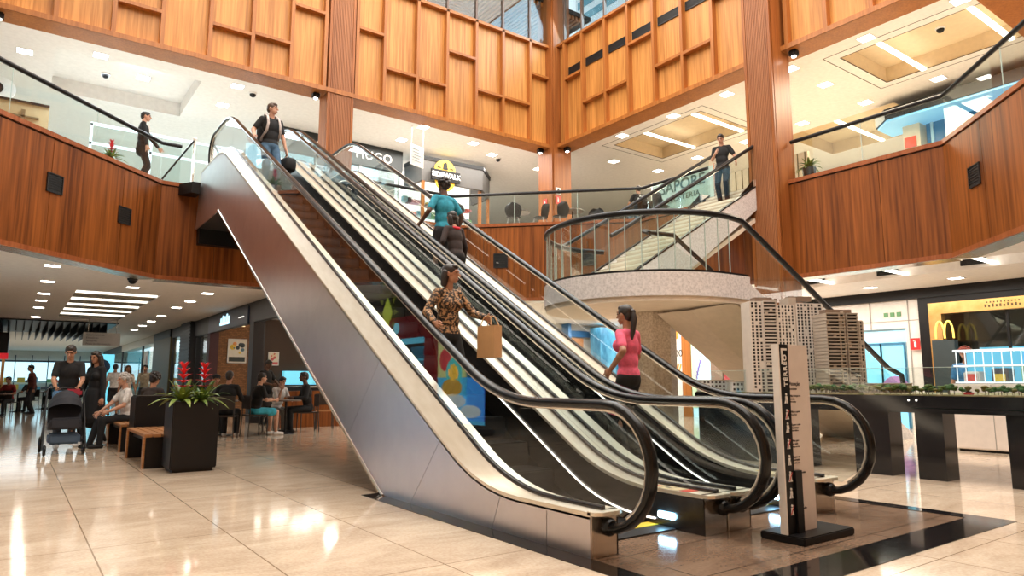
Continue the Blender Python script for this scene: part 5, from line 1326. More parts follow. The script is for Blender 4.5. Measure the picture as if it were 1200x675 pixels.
m = MB(); m.bbox(sx-.18, sx-.02, sy+.44, sy+.56, .86, 1.0, .02); one(m, 'bag', M_('blue_bag', (.12, .25, .42), .7), 'blue bag hanging on the push bar of the stroller', 'bag', (sx-.1, sy+.5, .86))
m = MB(); m.bbox(sx+.0, sx+.24, sy+.40, sy+.52, .90, 1.03, .03); one(m, 'jacket', M_('red_cloth', (.40, .03, .05), .8), 'dark red jacket lying over the push bar of the stroller', 'clothing', (sx+.12, sy+.46, .9))

# --- chairs and tables --------------------------------------------------------------------
CHB = M_('chair_black', (.006, .006, .007), .4, spec=.3); CHL = M_('chair_leg', (.30, .28, .26), .35, metal=.7)
def shell_chair(label, grp):
    """round backed shell chair with four splayed legs; local origin at floor, front is -y"""
    t = thing('chair', label, 'chair', (0, 0, 0), grp)
    m = MB(); m.ell((0, 0, .45), (.235, .225, .035), 16, 6); m.build('seat', CHB, t, False)
    m = MB(); A = []; rows = 6
    R_ = []
    for i in range(rows+1):
        q = i/rows; z = .46+.40*q; w = (.20+.06*math.sin(PI*q))*(1 if q < .8 else 1-.55*(q-.8)/.2*.9); row_ = []
        for k in range(9):
            u = -1+2*k/8; row_.append((w*u, .20+.07*q-.10*u*u, z+.0*u))
        R_.append(row_)
    for a, b in zip(R_, R_[1:]): m.loft(a, b)
    back = [[(x, y+.018, z) for x, y, z in r] for r in R_]
    for a, b in zip(back, back[1:]): m.loft(b, a)
    m.loft(R_[-1], back[-1]); m.build('backrest', CHB, t, False)
    for sx_ in (-1, 1):
        for sy_ in (-1, 1):
            m = MB(); m.tube([(sx_*.14, sy_*.13, .43), (sx_*.22, sy_*.22, 0)], .011, 6); m.build('leg', CHL, t, False)
    return t
def cafe_table(label, grp, x, y, z, r=.36, top=None):
    t = thing('round_table', label, 'table', (x, y, z), grp)
    m = MB(); m.lathe([(r, .72), (r, .745), (r-.01, .75)], (x, y, z), 24); m.build('tabletop', top or M_('table_dark', (.10, .07, .05), .3), t)
    m = MB(); m.lathe([(.025, .02), (.025, .72)], (x, y, z), 10); m.build('leg', BLACK, t)
    m = MB(); m.lathe([(.24, 0), (.24, .012), (.03, .03)], (x, y, z), 18); m.build('base', BLACK, t)
    return t
GU = 'black shell chairs behind the far corner balustrade'
proto = None
UPCH = [((12.05, 16.55), -.7, 'black shell chair at the far corner upstairs, leftmost of the row'), ((12.75, 16.1), .5, 'black shell chair at the far corner upstairs, second from left'), ((13.12, 15.62), .1, 'black shell chair in front of the corner column, with its back to the rail'),
        ((14.25, 15.3), 2.0, 'black shell chair right of the corner column, seen side on'), ((14.85, 13.95), -.35, 'black shell chair the man in the printed shirt sits on'), ((14.75, 13.0), -1.9, 'black shell chair right of the man in the printed shirt'), ((10.6, 17.6), -.5, 'black shell chair beside the round table behind the escalator riders')]
for i, ((x, y), rz, lab) in enumerate(UPCH):
    if proto is None: proto = shell_chair(lab, GU); o = proto
    else: o = dup(proto, (0, 0, 0), label=lab)
    o.location = (x, y, ZF); o.rotation_euler = (0, 0, rz+PI)
for (x, y, lab) in ((12.5, 16.9, 'small round dark table between the two left chairs at the far corner'), (13.75, 15.75, 'small round dark table beside the corner column'), (15.2, 13.45, 'small round dark table where the man in the printed shirt sits'), (10.0, 17.75, 'round dark table just behind the escalator riders upstairs')):
    cafe_table(lab, 'round tables upstairs', x, y, ZF, .36)
# cafe chairs on the lower floor: straight frame chairs
CHW = M_('cafe_chair', (.03, .022, .018), .45); CHWL = M_('cafe_light_wood', (.42, .20, .08), .4)
def frame_chair(label, grp, wood=None):
    t = thing('chair', label, 'chair', (0, 0, 0), grp)
    m = MB(); m.bbox(-.21, .21, -.21, .21, .43, .46, .01); m.build('seat', wood or CHW, t, False)
    m = MB(); m.bbox(-.21, .21, .185, .21, .58, .86, .01); m.build('backrest', CHW, t, False)
    for sx_ in (-1, 1):
        m = MB(); m.tube([(sx_*.19, -.19, .43), (sx_*.20, -.20, 0)], .013, 6); m.build('leg', CHW, t, False)
        m = MB(); m.tube([(sx_*.19, .20, .86), (sx_*.19, .19, .45), (sx_*.20, .22, 0)], .013, 6); m.build('leg', CHW, t, False)
    return t
GD = 'dark cafe chairs outside the cafe'
CC = [((3.66, 15.22), math.atan2(.45, -.9), 'dark cafe chair of the man in black beside the planter'), ((4.28, 15.35), math.atan2(1, -.15), 'dark cafe chair of the person in turquoise shorts'), ((5.02, 16.28), math.atan2(.35, .9), 'dark cafe chair of the boy in the white shirt'), ((5.62, 15.86), math.atan2(-1, -.1), 'dark cafe chair with its back to the escalator'), ((3.76, 16.75), math.atan2(-.1, 1), 'dark cafe chair of the person in the cap')]
proto = None
for i, ((x, y), rz, lab) in enumerate(CC):
    if proto is None: proto = frame_chair(lab, GD); o = proto
    else: o = dup(proto, (0, 0, 0), label=lab)
    o.location = (x, y, 0); o.rotation_euler = (0, 0, rz)
o = frame_chair('empty chair with light wooden seat nearest the escalator side', None, CHWL); o.location = (6.3, 16.6, 0); o.rotation_euler = (0, 0, -.3)
for (x, y, lab) in ((3.75, 15.98, 'round cafe table in front of the man in black beside the planter'), (5.02, 15.60, 'round cafe table of the boy in the white shirt')):
    cafe_table(lab, 'round cafe tables downstairs', x, y, 0, .33)
# far food tables on the left
for k, (x, y) in enumerate(((-.4, 29.0), (.2, 33.0), (1.1, 36))):
    cafe_table('dark table far down the concourse at the left, %s' % ORD[k], 'dark tables at the left end of the concourse', x, y, 0, .4)
proto = None
for k, (x, y, rz) in enumerate(((-.75, 28.4, .5), (-.05, 29.6, 2.6), (.6, 32.4, -.6), (-.2, 33.6, 2.2), (1.5, 35.4, .4))):
    lab = 'dark chair far down the concourse at the left, %s from the camera' % ORD[k]
    if proto is None: proto = frame_chair(lab, 'dark chairs at the left end of the concourse'); o = proto
    else: o = dup(proto, (0, 0, 0), label=lab)
    o.location = (x, y, 0); o.rotation_euler = (0, 0, rz)

# --- potted plant upstairs --------------------------------------------------------------------
t = thing('plant_pot', 'tall brown pot with a red flowered plant upstairs left of the man in the suit', 'pot', (1.4, 17.65, ZF))
m = MB(); m.prism([(1.27, 17.52), (1.55, 17.52), (1.55, 17.8), (1.27, 17.8)], ZF, ZF+.52, 'z'); m.build('pot', M_('pot_brown', (.30, .20, .15), .5), t)
m = MB(); m.box(1.45, 1.555, 17.515, 17.52, ZF+.02, ZF+.5); m.build('pale_side', M_('pot_pale', (.60, .62, .62), .4), t)
bromeliad(1.41, 17.66, ZF+.52, 'red flowered plant in the tall brown pot upstairs', 1.0, 12, True, None)
# small plant in a black pot right of the right-hand column
t = thing('plant_pot', 'black pot beside the right-hand column upstairs', 'pot', (14.55, 8.35, ZF))
m = MB(); m.lathe([(.12, 0), (.16, .35), (.15, .36)], (14.55, 8.35, ZF), 14); m.build('pot', BLACK, t)
bromeliad(14.55, 8.35, ZF+.36, 'slim green plant in the black pot beside the right-hand column', 1.0, 21, False, None)

# --- model of the district on a black table ------------------------------------------------------
TX0, TX1, TY0, TY1 = 8.86, 10.9, .9, 7.25
t = thing('model_table', 'long black table carrying the architectural model, right of the totem sign', 'table', (9.9, 4, 0))
m = MB(); m.bbox(TX0, TX1, TY0, TY1, .78, .985, .01); m.build('tabletop', M_('table_black', (.010, .010, .012), .12), t)
for (a, b) in ((4.26, 4.71), (3.64, 3.95), (2.35, 3.0), (5.37, 7.2), (.95, 1.7)):
    m = MB(); m.box(TX0+.03, TX0+.36, a, b, 0, .78); m.build('leg', M_('table_black', (.010, .010, .012), .12), t)
for (a, b) in ((6.6, 7.2), (.95, 1.6)):
    m = MB(); m.box(TX1-.36, TX1-.03, a, b, 0, .78); m.build('leg', M_('table_black', (.010, .010, .012), .12), t)
m = MB(); m.box(TX0+.02, TX1-.02, TY0+.02, TY1-.02, .985, 1.0); m.build('model_ground', noise_mat('model_ground', (.10, .12, .03), (.42, .34, .20), (1, 1, 1), 6, 4, .8), t)
for (a, b) in ((TX0+.02, TX0+.03),):
    for k in range(4):
        y0 = TY0+.03+k*1.57; m = MB(); m.box(a, b, y0, y0+1.56, 1.0, 1.32); m.build('glass_guard', GLASS, t)
m = MB(); m.box(TX0+.018, TX0+.032, TY0+.03, TY1-.03, 1.318, 1.324); m.build('guard_edge', EDGE, t)
m = MB(); [m.ell((TX0-.004, 3.9+.09*k, .93), (.006, .014, .014), 8, 6) for k in range(2)]; m.build('light_dots', WHL, t)
m = MB(); m.box(TX0+.0, TX0+.012, TY0, 3.98, .835, .84); m.build('edge_line', M_('edge_green', (.05, .20, .15), .3), t)
# towers
TWL = M_('tower_white', (.74, .68, .62), .55); TWD = M_('tower_glass', (.035, .035, .04), .25); TWB = M_('tower_brown', (.20, .14, .10), .6); TWM = M_('tower_mid', (.50, .42, .35), .6)
def tower(x, y, rz, H, bays, label, slab, core, nf=26, roofw=None):
    """residential tower of several shafts: bays = (x0, x1, depth, setback) in the tower's own frame"""
    t = thing('model_tower', label, 'model', (x, y, 1.0), 'model towers on the black table')
    M = Matrix.Translation((x, y, 1.0)) @ Matrix.Rotation(rz, 4, 'Z')
    fh = H/nf; rr = random.Random(int(H*1000))
    for (x0, x1, dp, sb, kind) in bays:
        h = H-(sb*fh)
        if kind == 'core':
            m = MB(); m.box(x0, x1, -dp/2, dp/2, 0, H+.05); m.xf(M); m.build('core', core, t); continue
        m = MB(); m.box(x0+.008, x1-.008, -dp/2+.012, dp/2-.012, 0, h); m.xf(M); m.build('glazing', TWD, t)
        m = MB()
        for k in range(int(h/fh)+1):
            z = k*fh; m.box(x0, x1, -dp/2-(.012 if kind == 'balcony' else 0), dp/2, z-.004 if k else 0, z+.011)
            if kind == 'balcony' and k:      # balcony fronts and pale rooms
                m.box(x0, x1, -dp/2-.012, -dp/2-.008, z, z+fh*.36)
                if rr.random() < .22: a = rr.uniform(x0, x1-.05); m.box(a, a+.045, -dp/2+.004, -dp/2+.010, z, z+fh*.85)
        if kind == 'punched':
            n = max(2, int((x1-x0)/.05))
            for q in range(n+1):
                xx = x0+(x1-x0)*q/n
                m.box(xx-.011, xx+.011, -dp/2-.001, dp/2, 0, h)
            for k in range(int(h/fh)):
                if rr.random() < .35: a = x0+(x1-x0)*rr.randrange(n)/n; m.box(a, a+(x1-x0)/n, -dp/2-.001, -dp/2+.01, k*fh, k*fh+fh)
        else:
            for xx in (x0, x1-.012): m.box(xx, xx+.012, -dp/2-.004, dp/2, 0, h)
        m.xf(M); m.build('floor_slabs', slab, t)
    xs = [b[0] for b in bays]+[b[1] for b in bays]; a, b = min(xs), max(xs)
    m = MB()
    for (u, v) in (roofw or [(.15, .55)]): m.box(a+(b-a)*u, a+(b-a)*v, -.08, .08, H, H+.075)
    m.xf(M); m.build('roof_block', TWB, t)
    return t
rzT = -.52
tower(9.15, 6.05, rzT, 1.33, [(-.34, -.16, .30, 0, 'punched'), (-.16, .05, .36, 0, 'balcony'), (.05, .08, .30, 0, 'core'), (.08, .34, .30, 1, 'punched')], 'tallest white model tower at the left end of the group', TWL, TWB, 27, [(.16, .56)])
tower(9.98, 5.98, rzT, 1.40, [(-.30, -.18, .30, 0, 'core'), (-.18, .10, .30, 1, 'punched'), (.10, .25, .26, 1, 'punched')], 'white model tower with blank beige core in the middle of the group', TWL, TWM, 28, [(.1, .75)])
tower(9.72, 5.30, rzT, 1.12, [(-.27, -.06, .36, 0, 'balcony'), (-.06, .02, .34, 0, 'balcony'), (.02, .05, .30, 0, 'core'), (.05, .22, .34, 0, 'balcony'), (.22, .32, .26, 2, 'punched')], 'lower brown model tower at the right end of the group', TWM, TWB, 23, [(.1, .78)])
# low buildings of the model
def low_building(x, y, w, d, h, label, mt, nfl):
    t = thing('model_building', label, 'model', (x, y, 1.0), 'low model buildings')
    M = Matrix.Translation((x, y, 1.0)) @ Matrix.Rotation(rzT, 4, 'Z')
    m = MB(); m.box(-w/2, w/2, -d/2, d/2, 0, h); m.xf(M); m.build('walls', mt, t)
    m = MB()
    for f in range(nfl):
        n = max(2, int(w/.06))
        for k in range(n): m.box(-w/2+w*(k+.25)/n, -w/2+w*(k+.75)/n, -d/2-.003, -d/2+.01, h*(f+.3)/nfl, h*(f+.75)/nfl)
    m.xf(M); m.build('windows', TWD, t)
    m = MB(); m.box(-w/2-.006, w/2+.006, -d/2-.006, d/2+.006, h, h+.012); m.xf(M); m.build('roof', TWM, t)
LB = M_('model_pale', (.66, .70, .72), .6)
low_building(9.0, 6.95, .5, .25, .17, 'low pale model building left of the tallest tower', LB, 3)
low_building(9.02, 6.52, .3, .2, .15, 'small pale model building touching the tallest tower', LB, 2)
low_building(9.32, 5.45, .42, .16, .10, 'low white model arcade in front of the middle tower', TWL, 1)
low_building(9.60, 4.92, .55, .26, .075, 'long low brown model garage in front of the right tower', TWB, 1)
low_building(9.98, 4.75, .5, .3, .12, 'low brown terraced model building right of the towers', TWB, 2)
t = thing('model_lamp_post', 'thin model lamp post among the trees', 'model', (9.12, 4.72, 1.0)); m = MB(); m.tube([(9.12, 4.72, 1.0), (9.12, 4.72, 1.23)], .005, 6); m.build('pole', STEELP, t); m = MB(); m.box(9.09, 9.15, 4.70, 4.74, 1.225, 1.235); m.build('lamp_head', WHITE, t)
m = MB(); m.bbox(8.94, 8.99, 3.32, 3.42, 1.003, 1.03, .006); m.cur = 1; m.bbox(8.945, 8.985, 3.34, 3.40, 1.028, 1.043, .005); one(m, 'model_car', [M_('car_red', (.6, .03, .04), .3), TWD], 'tiny red model car at the near edge of the model', 'model', (8.965, 3.37, 1.003))
# model trees
TC = [M_('model_leaf_a', (.035, .10, .02), .8), M_('model_leaf_b', (.09, .13, .025), .8), M_('model_leaf_c', (.16, .13, .03), .8)]
protos = []
TL = 'miniature round tree in the green belt along the near edge of the model'
for k in range(3):
    t = thing('model_tree', TL, 'model tree', (0, 0, 0), 'miniature trees of the model')
    m = MB(); m.tube([(0, 0, 0), (0, 0, .045)], .004, 5); m.build('trunk', TWB, t, False)
    m = MB(); r = random.Random(k)
    for q in range(7): m.ell((r.uniform(-.02, .02), r.uniform(-.02, .02), .055+r.uniform(-.012, .02)), (r.uniform(.016, .026),)*2+(r.uniform(.012, .02),), 7, 5)
    m.build('crown', TC[k], t, False); protos.append(t)
rt = random.Random(4); i = 0
for ring in range(2):
    y = 1.2
    while y < 5.35:
        x = 8.98+ring*.11+rt.uniform(-.03, .03)
        if not (ring == 0 and 3.25 < y < 3.5):
            o = protos[i] if i < 3 else dup(protos[rt.randrange(3)], (0, 0, 0))
            o.location = (x, y, 1.0); s = rt.uniform(.8, 1.45); o.scale = (s, s, s); o.rotation_euler = (0, 0, rt.uniform(0, 6)); i += 1
        y += rt.uniform(.055, .085)
# ================================================================= PEOPLE
def remeshed(mb, name, voxel, mt, parent, smooth=5, shrink=None):
    """melt overlapping limbs into one skin"""
    me = mb.mesh('tmp', mt); ob = bpy.data.objects.new('tmp', me); COL.objects.link(ob)
    r = ob.modifiers.new('r', 'REMESH'); r.mode = 'VOXEL'; r.voxel_size = voxel; r.use_smooth_shade = True
    s = ob.modifiers.new('s', 'SMOOTH'); s.factor = .5; s.iterations = smooth
    dg = bpy.context.evaluated_depsgraph_get(); dg.update()
    out = bpy.data.meshes.new_from_object(ob.evaluated_get(dg)); out.name = name
    bpy.data.objects.remove(ob); bpy.data.meshes.remove(me)
    out.materials.clear(); out.materials.append(mt)
    o = bpy.data.objects.new(name, out); COL.objects.link(o); o.parent = parent
    return o
def ik(a, t, l1, l2, hint):
    a, t = Vector(a), Vector(t); d = t-a; L = min(d.length, (l1+l2)*.999)
    if L < 1e-4: L = 1e-4
    u = d.normalized(); c = (l1*l1+L*L-l2*l2)/(2*L); h = math.sqrt(max(0, l1*l1-c*c))
    hv = Vector(hint); hv = hv-u*hv.dot(u)
    if hv.length < 1e-4: hv = Vector((0, 1, 0))
    return a+u*c+hv.normalized()*h, a+u*L
SKIN = {'light': noise_mat('skin_light', (.50, .26, .17), (.62, .35, .24), (1, 1, 1), 20, 3, .5), 'tan': noise_mat('skin_tan', (.36, .17, .095), (.46, .23, .14), (1, 1, 1), 20, 3, .5), 'dark': noise_mat('skin_dark', (.10, .045, .025), (.16, .075, .045), (1, 1, 1), 20, 3, .5)}
HAIRD = noise_mat('hair_dark', (.008, .006, .005), (.03, .02, .016), (3, 3, 1), 40, 3, .45); HAIRB = noise_mat('hair_brown', (.05, .025, .012), (.10, .05, .025), (3, 3, 1), 40, 3, .5); HAIRG = noise_mat('hair_grey', (.30, .27, .25), (.60, .57, .54), (3, 3, 1), 40, 3, .6)
EYE = M_('eye_dark', (.01, .008, .008), .2); LIP = M_('lip', (.35, .10, .08), .5)
def cloth(n, c, rough=.85): return noise_mat('cloth_'+n, tuple(x*.75 for x in c), tuple(min(1, x*1.15) for x in c), (1, 1, 1), 14, 5, rough)
BLKC = cloth('black', (.008, .008, .009)); JEAN = cloth('jeans', (.06, .13, .22)); WHTC = cloth('white', (.72, .70, .68)); DKG = cloth('charcoal', (.03, .03, .034))
def person(label, loc, face, top, legs, skin='light', H=1.72, hair=('short', None), pelvis=(0, 0, None), lean=0., side=0., hands=None, feet=None, sleeve='short', trousers='long', shoes=None,
           head=(0, 0), vox=.010, female=False, group=None, curl=.6, seated=False, dress=False, knee=((-.1, -1, .1), (.1, -1, .1))):
    """face: direction looked to (x,y). Own frame: looks to -y, right hand at -x. hands/feet: (right, left) targets in the own frame"""
    s = H/1.75; t = thing('person', label, 'person', loc, group, math.atan2(face[0], -face[1]))
    hair_kind, hair_m = hair; hair_m = hair_m or HAIRD
    pz = pelvis[2] if pelvis[2] is not None else .93
    P = Vector((pelvis[0], pelvis[1], pz))
    Rt = Matrix.Rotation(lean, 3, 'X') @ Matrix.Rotation(side, 3, 'Y')     # lean > 0 bends forward (towards -y)
    def T(x, y, z): return P+Rt @ Vector((x, y, z))
    sw = .148 if female else .170
    SH = [T(-sw, 0, .49), T(sw, 0, .49)]
    HP = [P+Vector((-.088, 0, -.03)), P+Vector((.088, 0, -.03))]
    nk0, nk1 = T(0, .005, .52), T(0, -.012, .63)
    Rh = Rt @ Matrix.Rotation(-lean*.7, 3, 'X') @ Matrix.Rotation(head[0], 3, 'Z') @ Matrix.Rotation(head[1], 3, 'X')
    hc = nk1+Rt @ Vector((0, -.015, .0))+Rh @ Vector((0, -.01, .085))
    def Hd(x, y, z): return hc+Rh @ Vector((x, y, z))
    hands = hands or ((-.26, -.06, .86), (.26, -.06, .86))
    rzi = Matrix.Rotation(-t.rotation_euler[2], 3, 'Z')
    hands = [(tuple(rzi @ (Vector(h[1:])-Vector(loc))/s) if h[0] == 'w' else h) for h in hands]      # 'w': a place in the room
    feet = feet or ((-.10, .02, .085), (.10, .02, .085))
    arms = []
    for i in (0, 1):
        sg = -1 if i == 0 else 1
        el, wr = ik(SH[i], hands[i], .285, .255, (sg*.5, .9, -.35)); arms.append((SH[i], el, wr))
    legsj = []
    for i in (0, 1):
        kn, an = ik(HP[i], feet[i], .44, .43, knee[i]); legsj.append((HP[i], kn, an))
    def torso(m, e, low=True):
        rot = Rt
        m.ell(T(0, .0, .02), (.150+e, .108+e, .135+e), 16, 10, rot)
        m.ell(T(0, -.004, .19), ((.128 if female else .140)+e, .100+e, .17+e), 16, 10, rot)
        m.ell(T(0, -.002, .36), ((.140 if female else .165)+e, (.108 if female else .112)+e, .165+e), 16, 10, rot)
        if female: [m.ell(T(q*.07, -.085, .36), (.062+e, .055+e, .062+e), 10, 8, rot) for q in (-1, 1)]
        m.cone(SH[0], SH[1], .050+e*.8, .050+e*.8, 12); m.cone(T(-.07, .01, .485), T(.07, .01, .485), .068+e*.5, .068+e*.5, 12)
    S = Matrix.Scale(s, 4)
    # ---- body
    m = MB(); torso(m, -.008)
    m.cone(nk0, nk1+Rt @ Vector((0, 0, .02)), .058, .050, 12)
    m.ell(Hd(0, .012, .015), (.074, .092, .092), 18, 12, Rh); m.ell(Hd(0, -.018, -.040), (.058, .066, .068), 16, 10, Rh); m.ell(Hd(0, -.055, -.085), (.028, .026, .024), 10, 8, Rh)
    m.cone(Hd(0, -.082, .012), Hd(0, -.105, -.022), .011, .015, 8); m.ell(Hd(0, -.078, -.062), (.026, .012, .012), 10, 6, Rh); m.ell(Hd(0, -.070, .034), (.055, .022, .016), 12, 6, Rh)
    for q in (-1, 1): m.ell(Hd(q*.076, .012, -.008), (.012, .022, .032), 8, 6, Rh)
    for i, (a, e, w) in enumerate(arms):
        m.cone(a, e, .050, .040, 10); m.cone(e, w, .040, .028, 10); m.ell(e.lerp(w, .3), (.041,)*3, 10, 6)
        d = (w-e).normalized(); sg = -1 if i == 0 else 1
        inn = Vector((-sg, 0, 0)); inn = (inn-d*inn.dot(d)); inn = inn.normalized() if inn.length > .01 else Vector((0, -1, 0))   # palm normal
        sd = d.cross(inn).normalized()
        rot = Matrix((sd, inn, d)).transposed()
        m.ell(w+d*.055, (.040, .019, .052), 12, 8, rot)
        for k in range(4):                                   # four fingers, each of two bent pieces
            o = (k-1.5)*.022; L = (.062, .074, .070, .055)[k]; fan = sd*((k-1.5)*.010)
            p0 = w+d*.088+sd*o; p1 = p0+d*(L*.55)+inn*(L*.25*curl)+fan*.6; p2 = p1+d*(L*.55*(1-curl*.7))+inn*(L*.65*curl)+fan*.5
            m.cone(p0, p1, .0095, .0085, 7); m.cone(p1, p2, .0085, .0075, 7)
        fw = Vector((0, -1, 0)); fs = 1 if sd.dot(fw) > 0 else -1
        p0 = w+d*.030+sd*(fs*.030); p1 = p0+d*.035+sd*(fs*.024)+inn*.012; p2 = p1+d*.030+inn*.014
        m.cone(p0, p1, .0135, .0115, 7); m.cone(p1, p2, .0115, .009, 7)
    for h, k, a in legsj:
        m.cone(h, k, .078, .054, 12); m.cone(k, a, .052, .036, 12); m.ell(k.lerp(a, .3)+Vector((0, .012, 0)), (.054, .054, .10), 10, 8)
        m.cone(a+Vector((0, .03, -.04)), a+Vector((0, -.11, -.05)), .034, .028, 10)
    m.xf(S); body = remeshed(m, 'body', vox, SKIN[skin], t, 2 if vox < .007 else 4)
    # ---- clothes
    v2 = max(.012, vox*1.1)
    m = MB(); torso(m, .012)
    for i, (a, e, w) in enumerate(arms):
        if sleeve == 'short': m.cone(a, a.lerp(e, .72), .060, .057, 12)
        elif sleeve == 'long': m.cone(a, e, .059, .050, 12); m.cone(e, e.lerp(w, .92), .050, .040, 12)
        else: m.cone(a, a.lerp(e, .08), .060, .058, 10)
    if dress: m.cone(P+Vector((0, 0, .02)), P+Vector((0, 0, -.42)), .17, .20, 16)
    if sleeve == 'long' and not female and top is BLKC and 'suit' in label:
        m.ell(T(0, .0, -.10), (.172, .135, .16), 14, 8, Rt)
    m.xf(S); remeshed(m, 'jacket' if 'suit' in label else 'shirt', v2, top, t)
    m = MB(); m.ell(P+Vector((0, .0, -.0)), (.165, .122, .135), 16, 10)
    for h, k, a in legsj:
        if trousers == 'long': m.cone(h, k, .094, .070, 12); m.cone(k, a+Vector((0, 0, .0)), .070, .056, 12)
        elif trousers == 'shorts': m.cone(h, h.lerp(k, .82), .098, .088, 12)
    m.xf(S); remeshed(m, 'trousers' if trousers == 'long' else 'shorts', v2, legs, t)
    for h, k, a in legsj:
        d = Vector((a.x-k.x, a.y-k.y, 0)); 
        m = MB(); m.cone(a+Vector((0, .035, -.045)), a+Vector((0, -.03, -.040)), .040, .046, 12); m.cone(a+Vector((0, -.03, -.045)), a+Vector((0, -.155, -.052)), .044, .033, 12)
        m.xf(Matrix.Translation((0, 0, 0))); m.v = [(x, y, max(z, (a.z-.084))) for x, y, z in m.v]; m.xf(S); m.build('shoe', shoes or BLKC, t, False)
    # ---- head details
    for q in (-1, 1):
        m = MB(); m.ell(Hd(q*.030, -.079, .012), (.012, .008, .008), 8, 6, Rh); m.xf(S); m.build('eye', EYE, body, False)
        m = MB(); m.cone(Hd(q*.016, -.090, .034), Hd(q*.046, -.080, .036), .0045, .0035, 6); m.xf(S); m.build('eyebrow', hair_m, body, False)
    m = MB(); m.ell(Hd(0, -.088, -.062), (.022, .007, .006), 10, 5, Rh); m.xf(S); m.build('mouth', LIP, body, False)
    m = MB()
    if hair_kind in ('short', 'long', 'ponytail', 'curly', 'cap', 'bob'):
        m.ell(Hd(0, .022, .036), (.084, .096, .088), 18, 12, Rh); m.ell(Hd(0, -.035, .082), (.058, .045, .034), 14, 8, Rh); m.ell(Hd(0, .060, -.005), (.070, .058, .075), 14, 10, Rh)
    if hair_kind == 'long':
        for q in (-1, 0, 1): m.cone(Hd(q*.055, .05, .0), Hd(q*.075, .075, -.30), .052, .036, 10)
        for q in (-1, 1): m.cone(Hd(q*.075, .0, .02), Hd(q*.092, .01, -.24), .030, .028, 8)
    if hair_kind == 'bob':
        for q in (-1, 0, 1): m.cone(Hd(q*.055, .05, .0), Hd(q*.06, .06, -.12), .05, .04, 10)
    if hair_kind == 'ponytail':
        m.ell(Hd(0, .115, .03), (.035, .035, .035), 10, 6); m.tube([Hd(0, .115, .03), Hd(.02, .15, -.06), Hd(.04, .14, -.20), Hd(.05, .12, -.32)], [.028, .034, .030, .012], 10)
    if hair_kind == 'curly':
        r = random.Random(len(label))
        for k in range(46):
            a, b = r.uniform(0, 2*PI), r.uniform(-.3, 1.4)
            x, y, z = .092*math.cos(b)*math.cos(a), .02+.10*math.cos(b)*math.sin(a), .03+.098*math.sin(b)
            if y < -.05 and z < .06: continue
            m.ell(Hd(x, y, z), .027, 7, 5)
    m.xf(S); m.build('hair', hair_m, t, False)
    if hair_kind == 'cap':
        m = MB(); m.ell(Hd(0, .005, .062), (.092, .108, .066), 16, 8, Rh); m.ell(Hd(0, -.12, .052), (.065, .07, .010), 14, 6, Rh); m.xf(S); m.build('cap', BLKC, t, False)
    return t, S, T, Hd, arms, Rt
def at(t, p):           # own frame (already scaled) -> world
    return Matrix.Translation(t.location) @ Matrix.Rotation(t.rotation_euler[2], 4, 'Z') @ Vector(p)
def stepz(y, xmid=None):
    k = math.floor((y-4.05)/.4+1e-6); yn = 4.05+.4*k; return S30*(yn-Y0)-1.04+.012
rail_z = lambda y: S30*(y-Y0)-.02+.033
# 1 man with the backpack
yb = 13.02; zb = stepz(yb)
pp, S_, T_, H_, A_, R_ = person('man in black T-shirt and jeans riding down at the top of the nearer escalator', (3.66, yb, zb), (.12, -1), BLKC, JEAN, 'light', 1.80, ('short', HAIRB), hands=(('w', 3.31, 12.83, rail_z(12.75)+.045), (.29, -.08, .84)), head=(.65, .02), vox=.0055, curl=.5, shoes=WHTC)
def bag_shape(c, w, d, h, M, n=10):
    m = MB(); bm = bmesh.new(); bmesh.ops.create_cube(bm, size=1)
    bmesh.ops.subdivide_edges(bm, edges=bm.edges[:], cuts=4, use_grid_fill=True)
    for v in bm.verts:
        p = v.co.copy(); q = p.normalized()*.62; p = p.lerp(q, .45); v.co = Vector((c[0]+p.x*w, c[1]+p.y*d, c[2]+p.z*h))
    m.frombm(bm, True); return m.xf(M)
Mp = Matrix.Translation(pp.location) @ Matrix.Rotation(pp.rotation_euler[2], 4, 'Z')
t = thing('backpack', 'backpack with pale straps worn by the man in the black T-shirt', 'backpack', tuple(Mp @ Vector((0, .2, 1.05))))
bag_shape((0, .225, 1.28), .32, .18, .46, Mp).build('pack', DKG, t)
for q in (-1, 1):
    m = MB(); m.tube([(q*.10, .14, 1.50), (q*.105, .03, 1.585), (q*.112, -.10, 1.50), (q*.118, -.155, 1.36), (q*.135, -.13, 1.20), (q*.16, .02, 1.10), (q*.12, .16, 1.08)], .02, 8, flat=(.024, .010)); m.xf(Mp); m.build('strap', cloth('pale_grey', (.55, .48, .46)), t)
t = thing('holdall', 'dark holdall hanging from the hand of the man in the black T-shirt', 'bag', tuple(Mp @ Vector((.30, -.1, .45))))
bag_shape((.31, -.10, .60), .22, .40, .26, Mp).build('bag', BLKC, t)
m = MB(); m.tube([(.31, -.20, .72), (.305, -.14, .80), (.30, -.08, .81), (.305, -.02, .80), (.31, .02, .72)], .012, 6); m.xf(Mp); m.build('handle', BLKC, t)
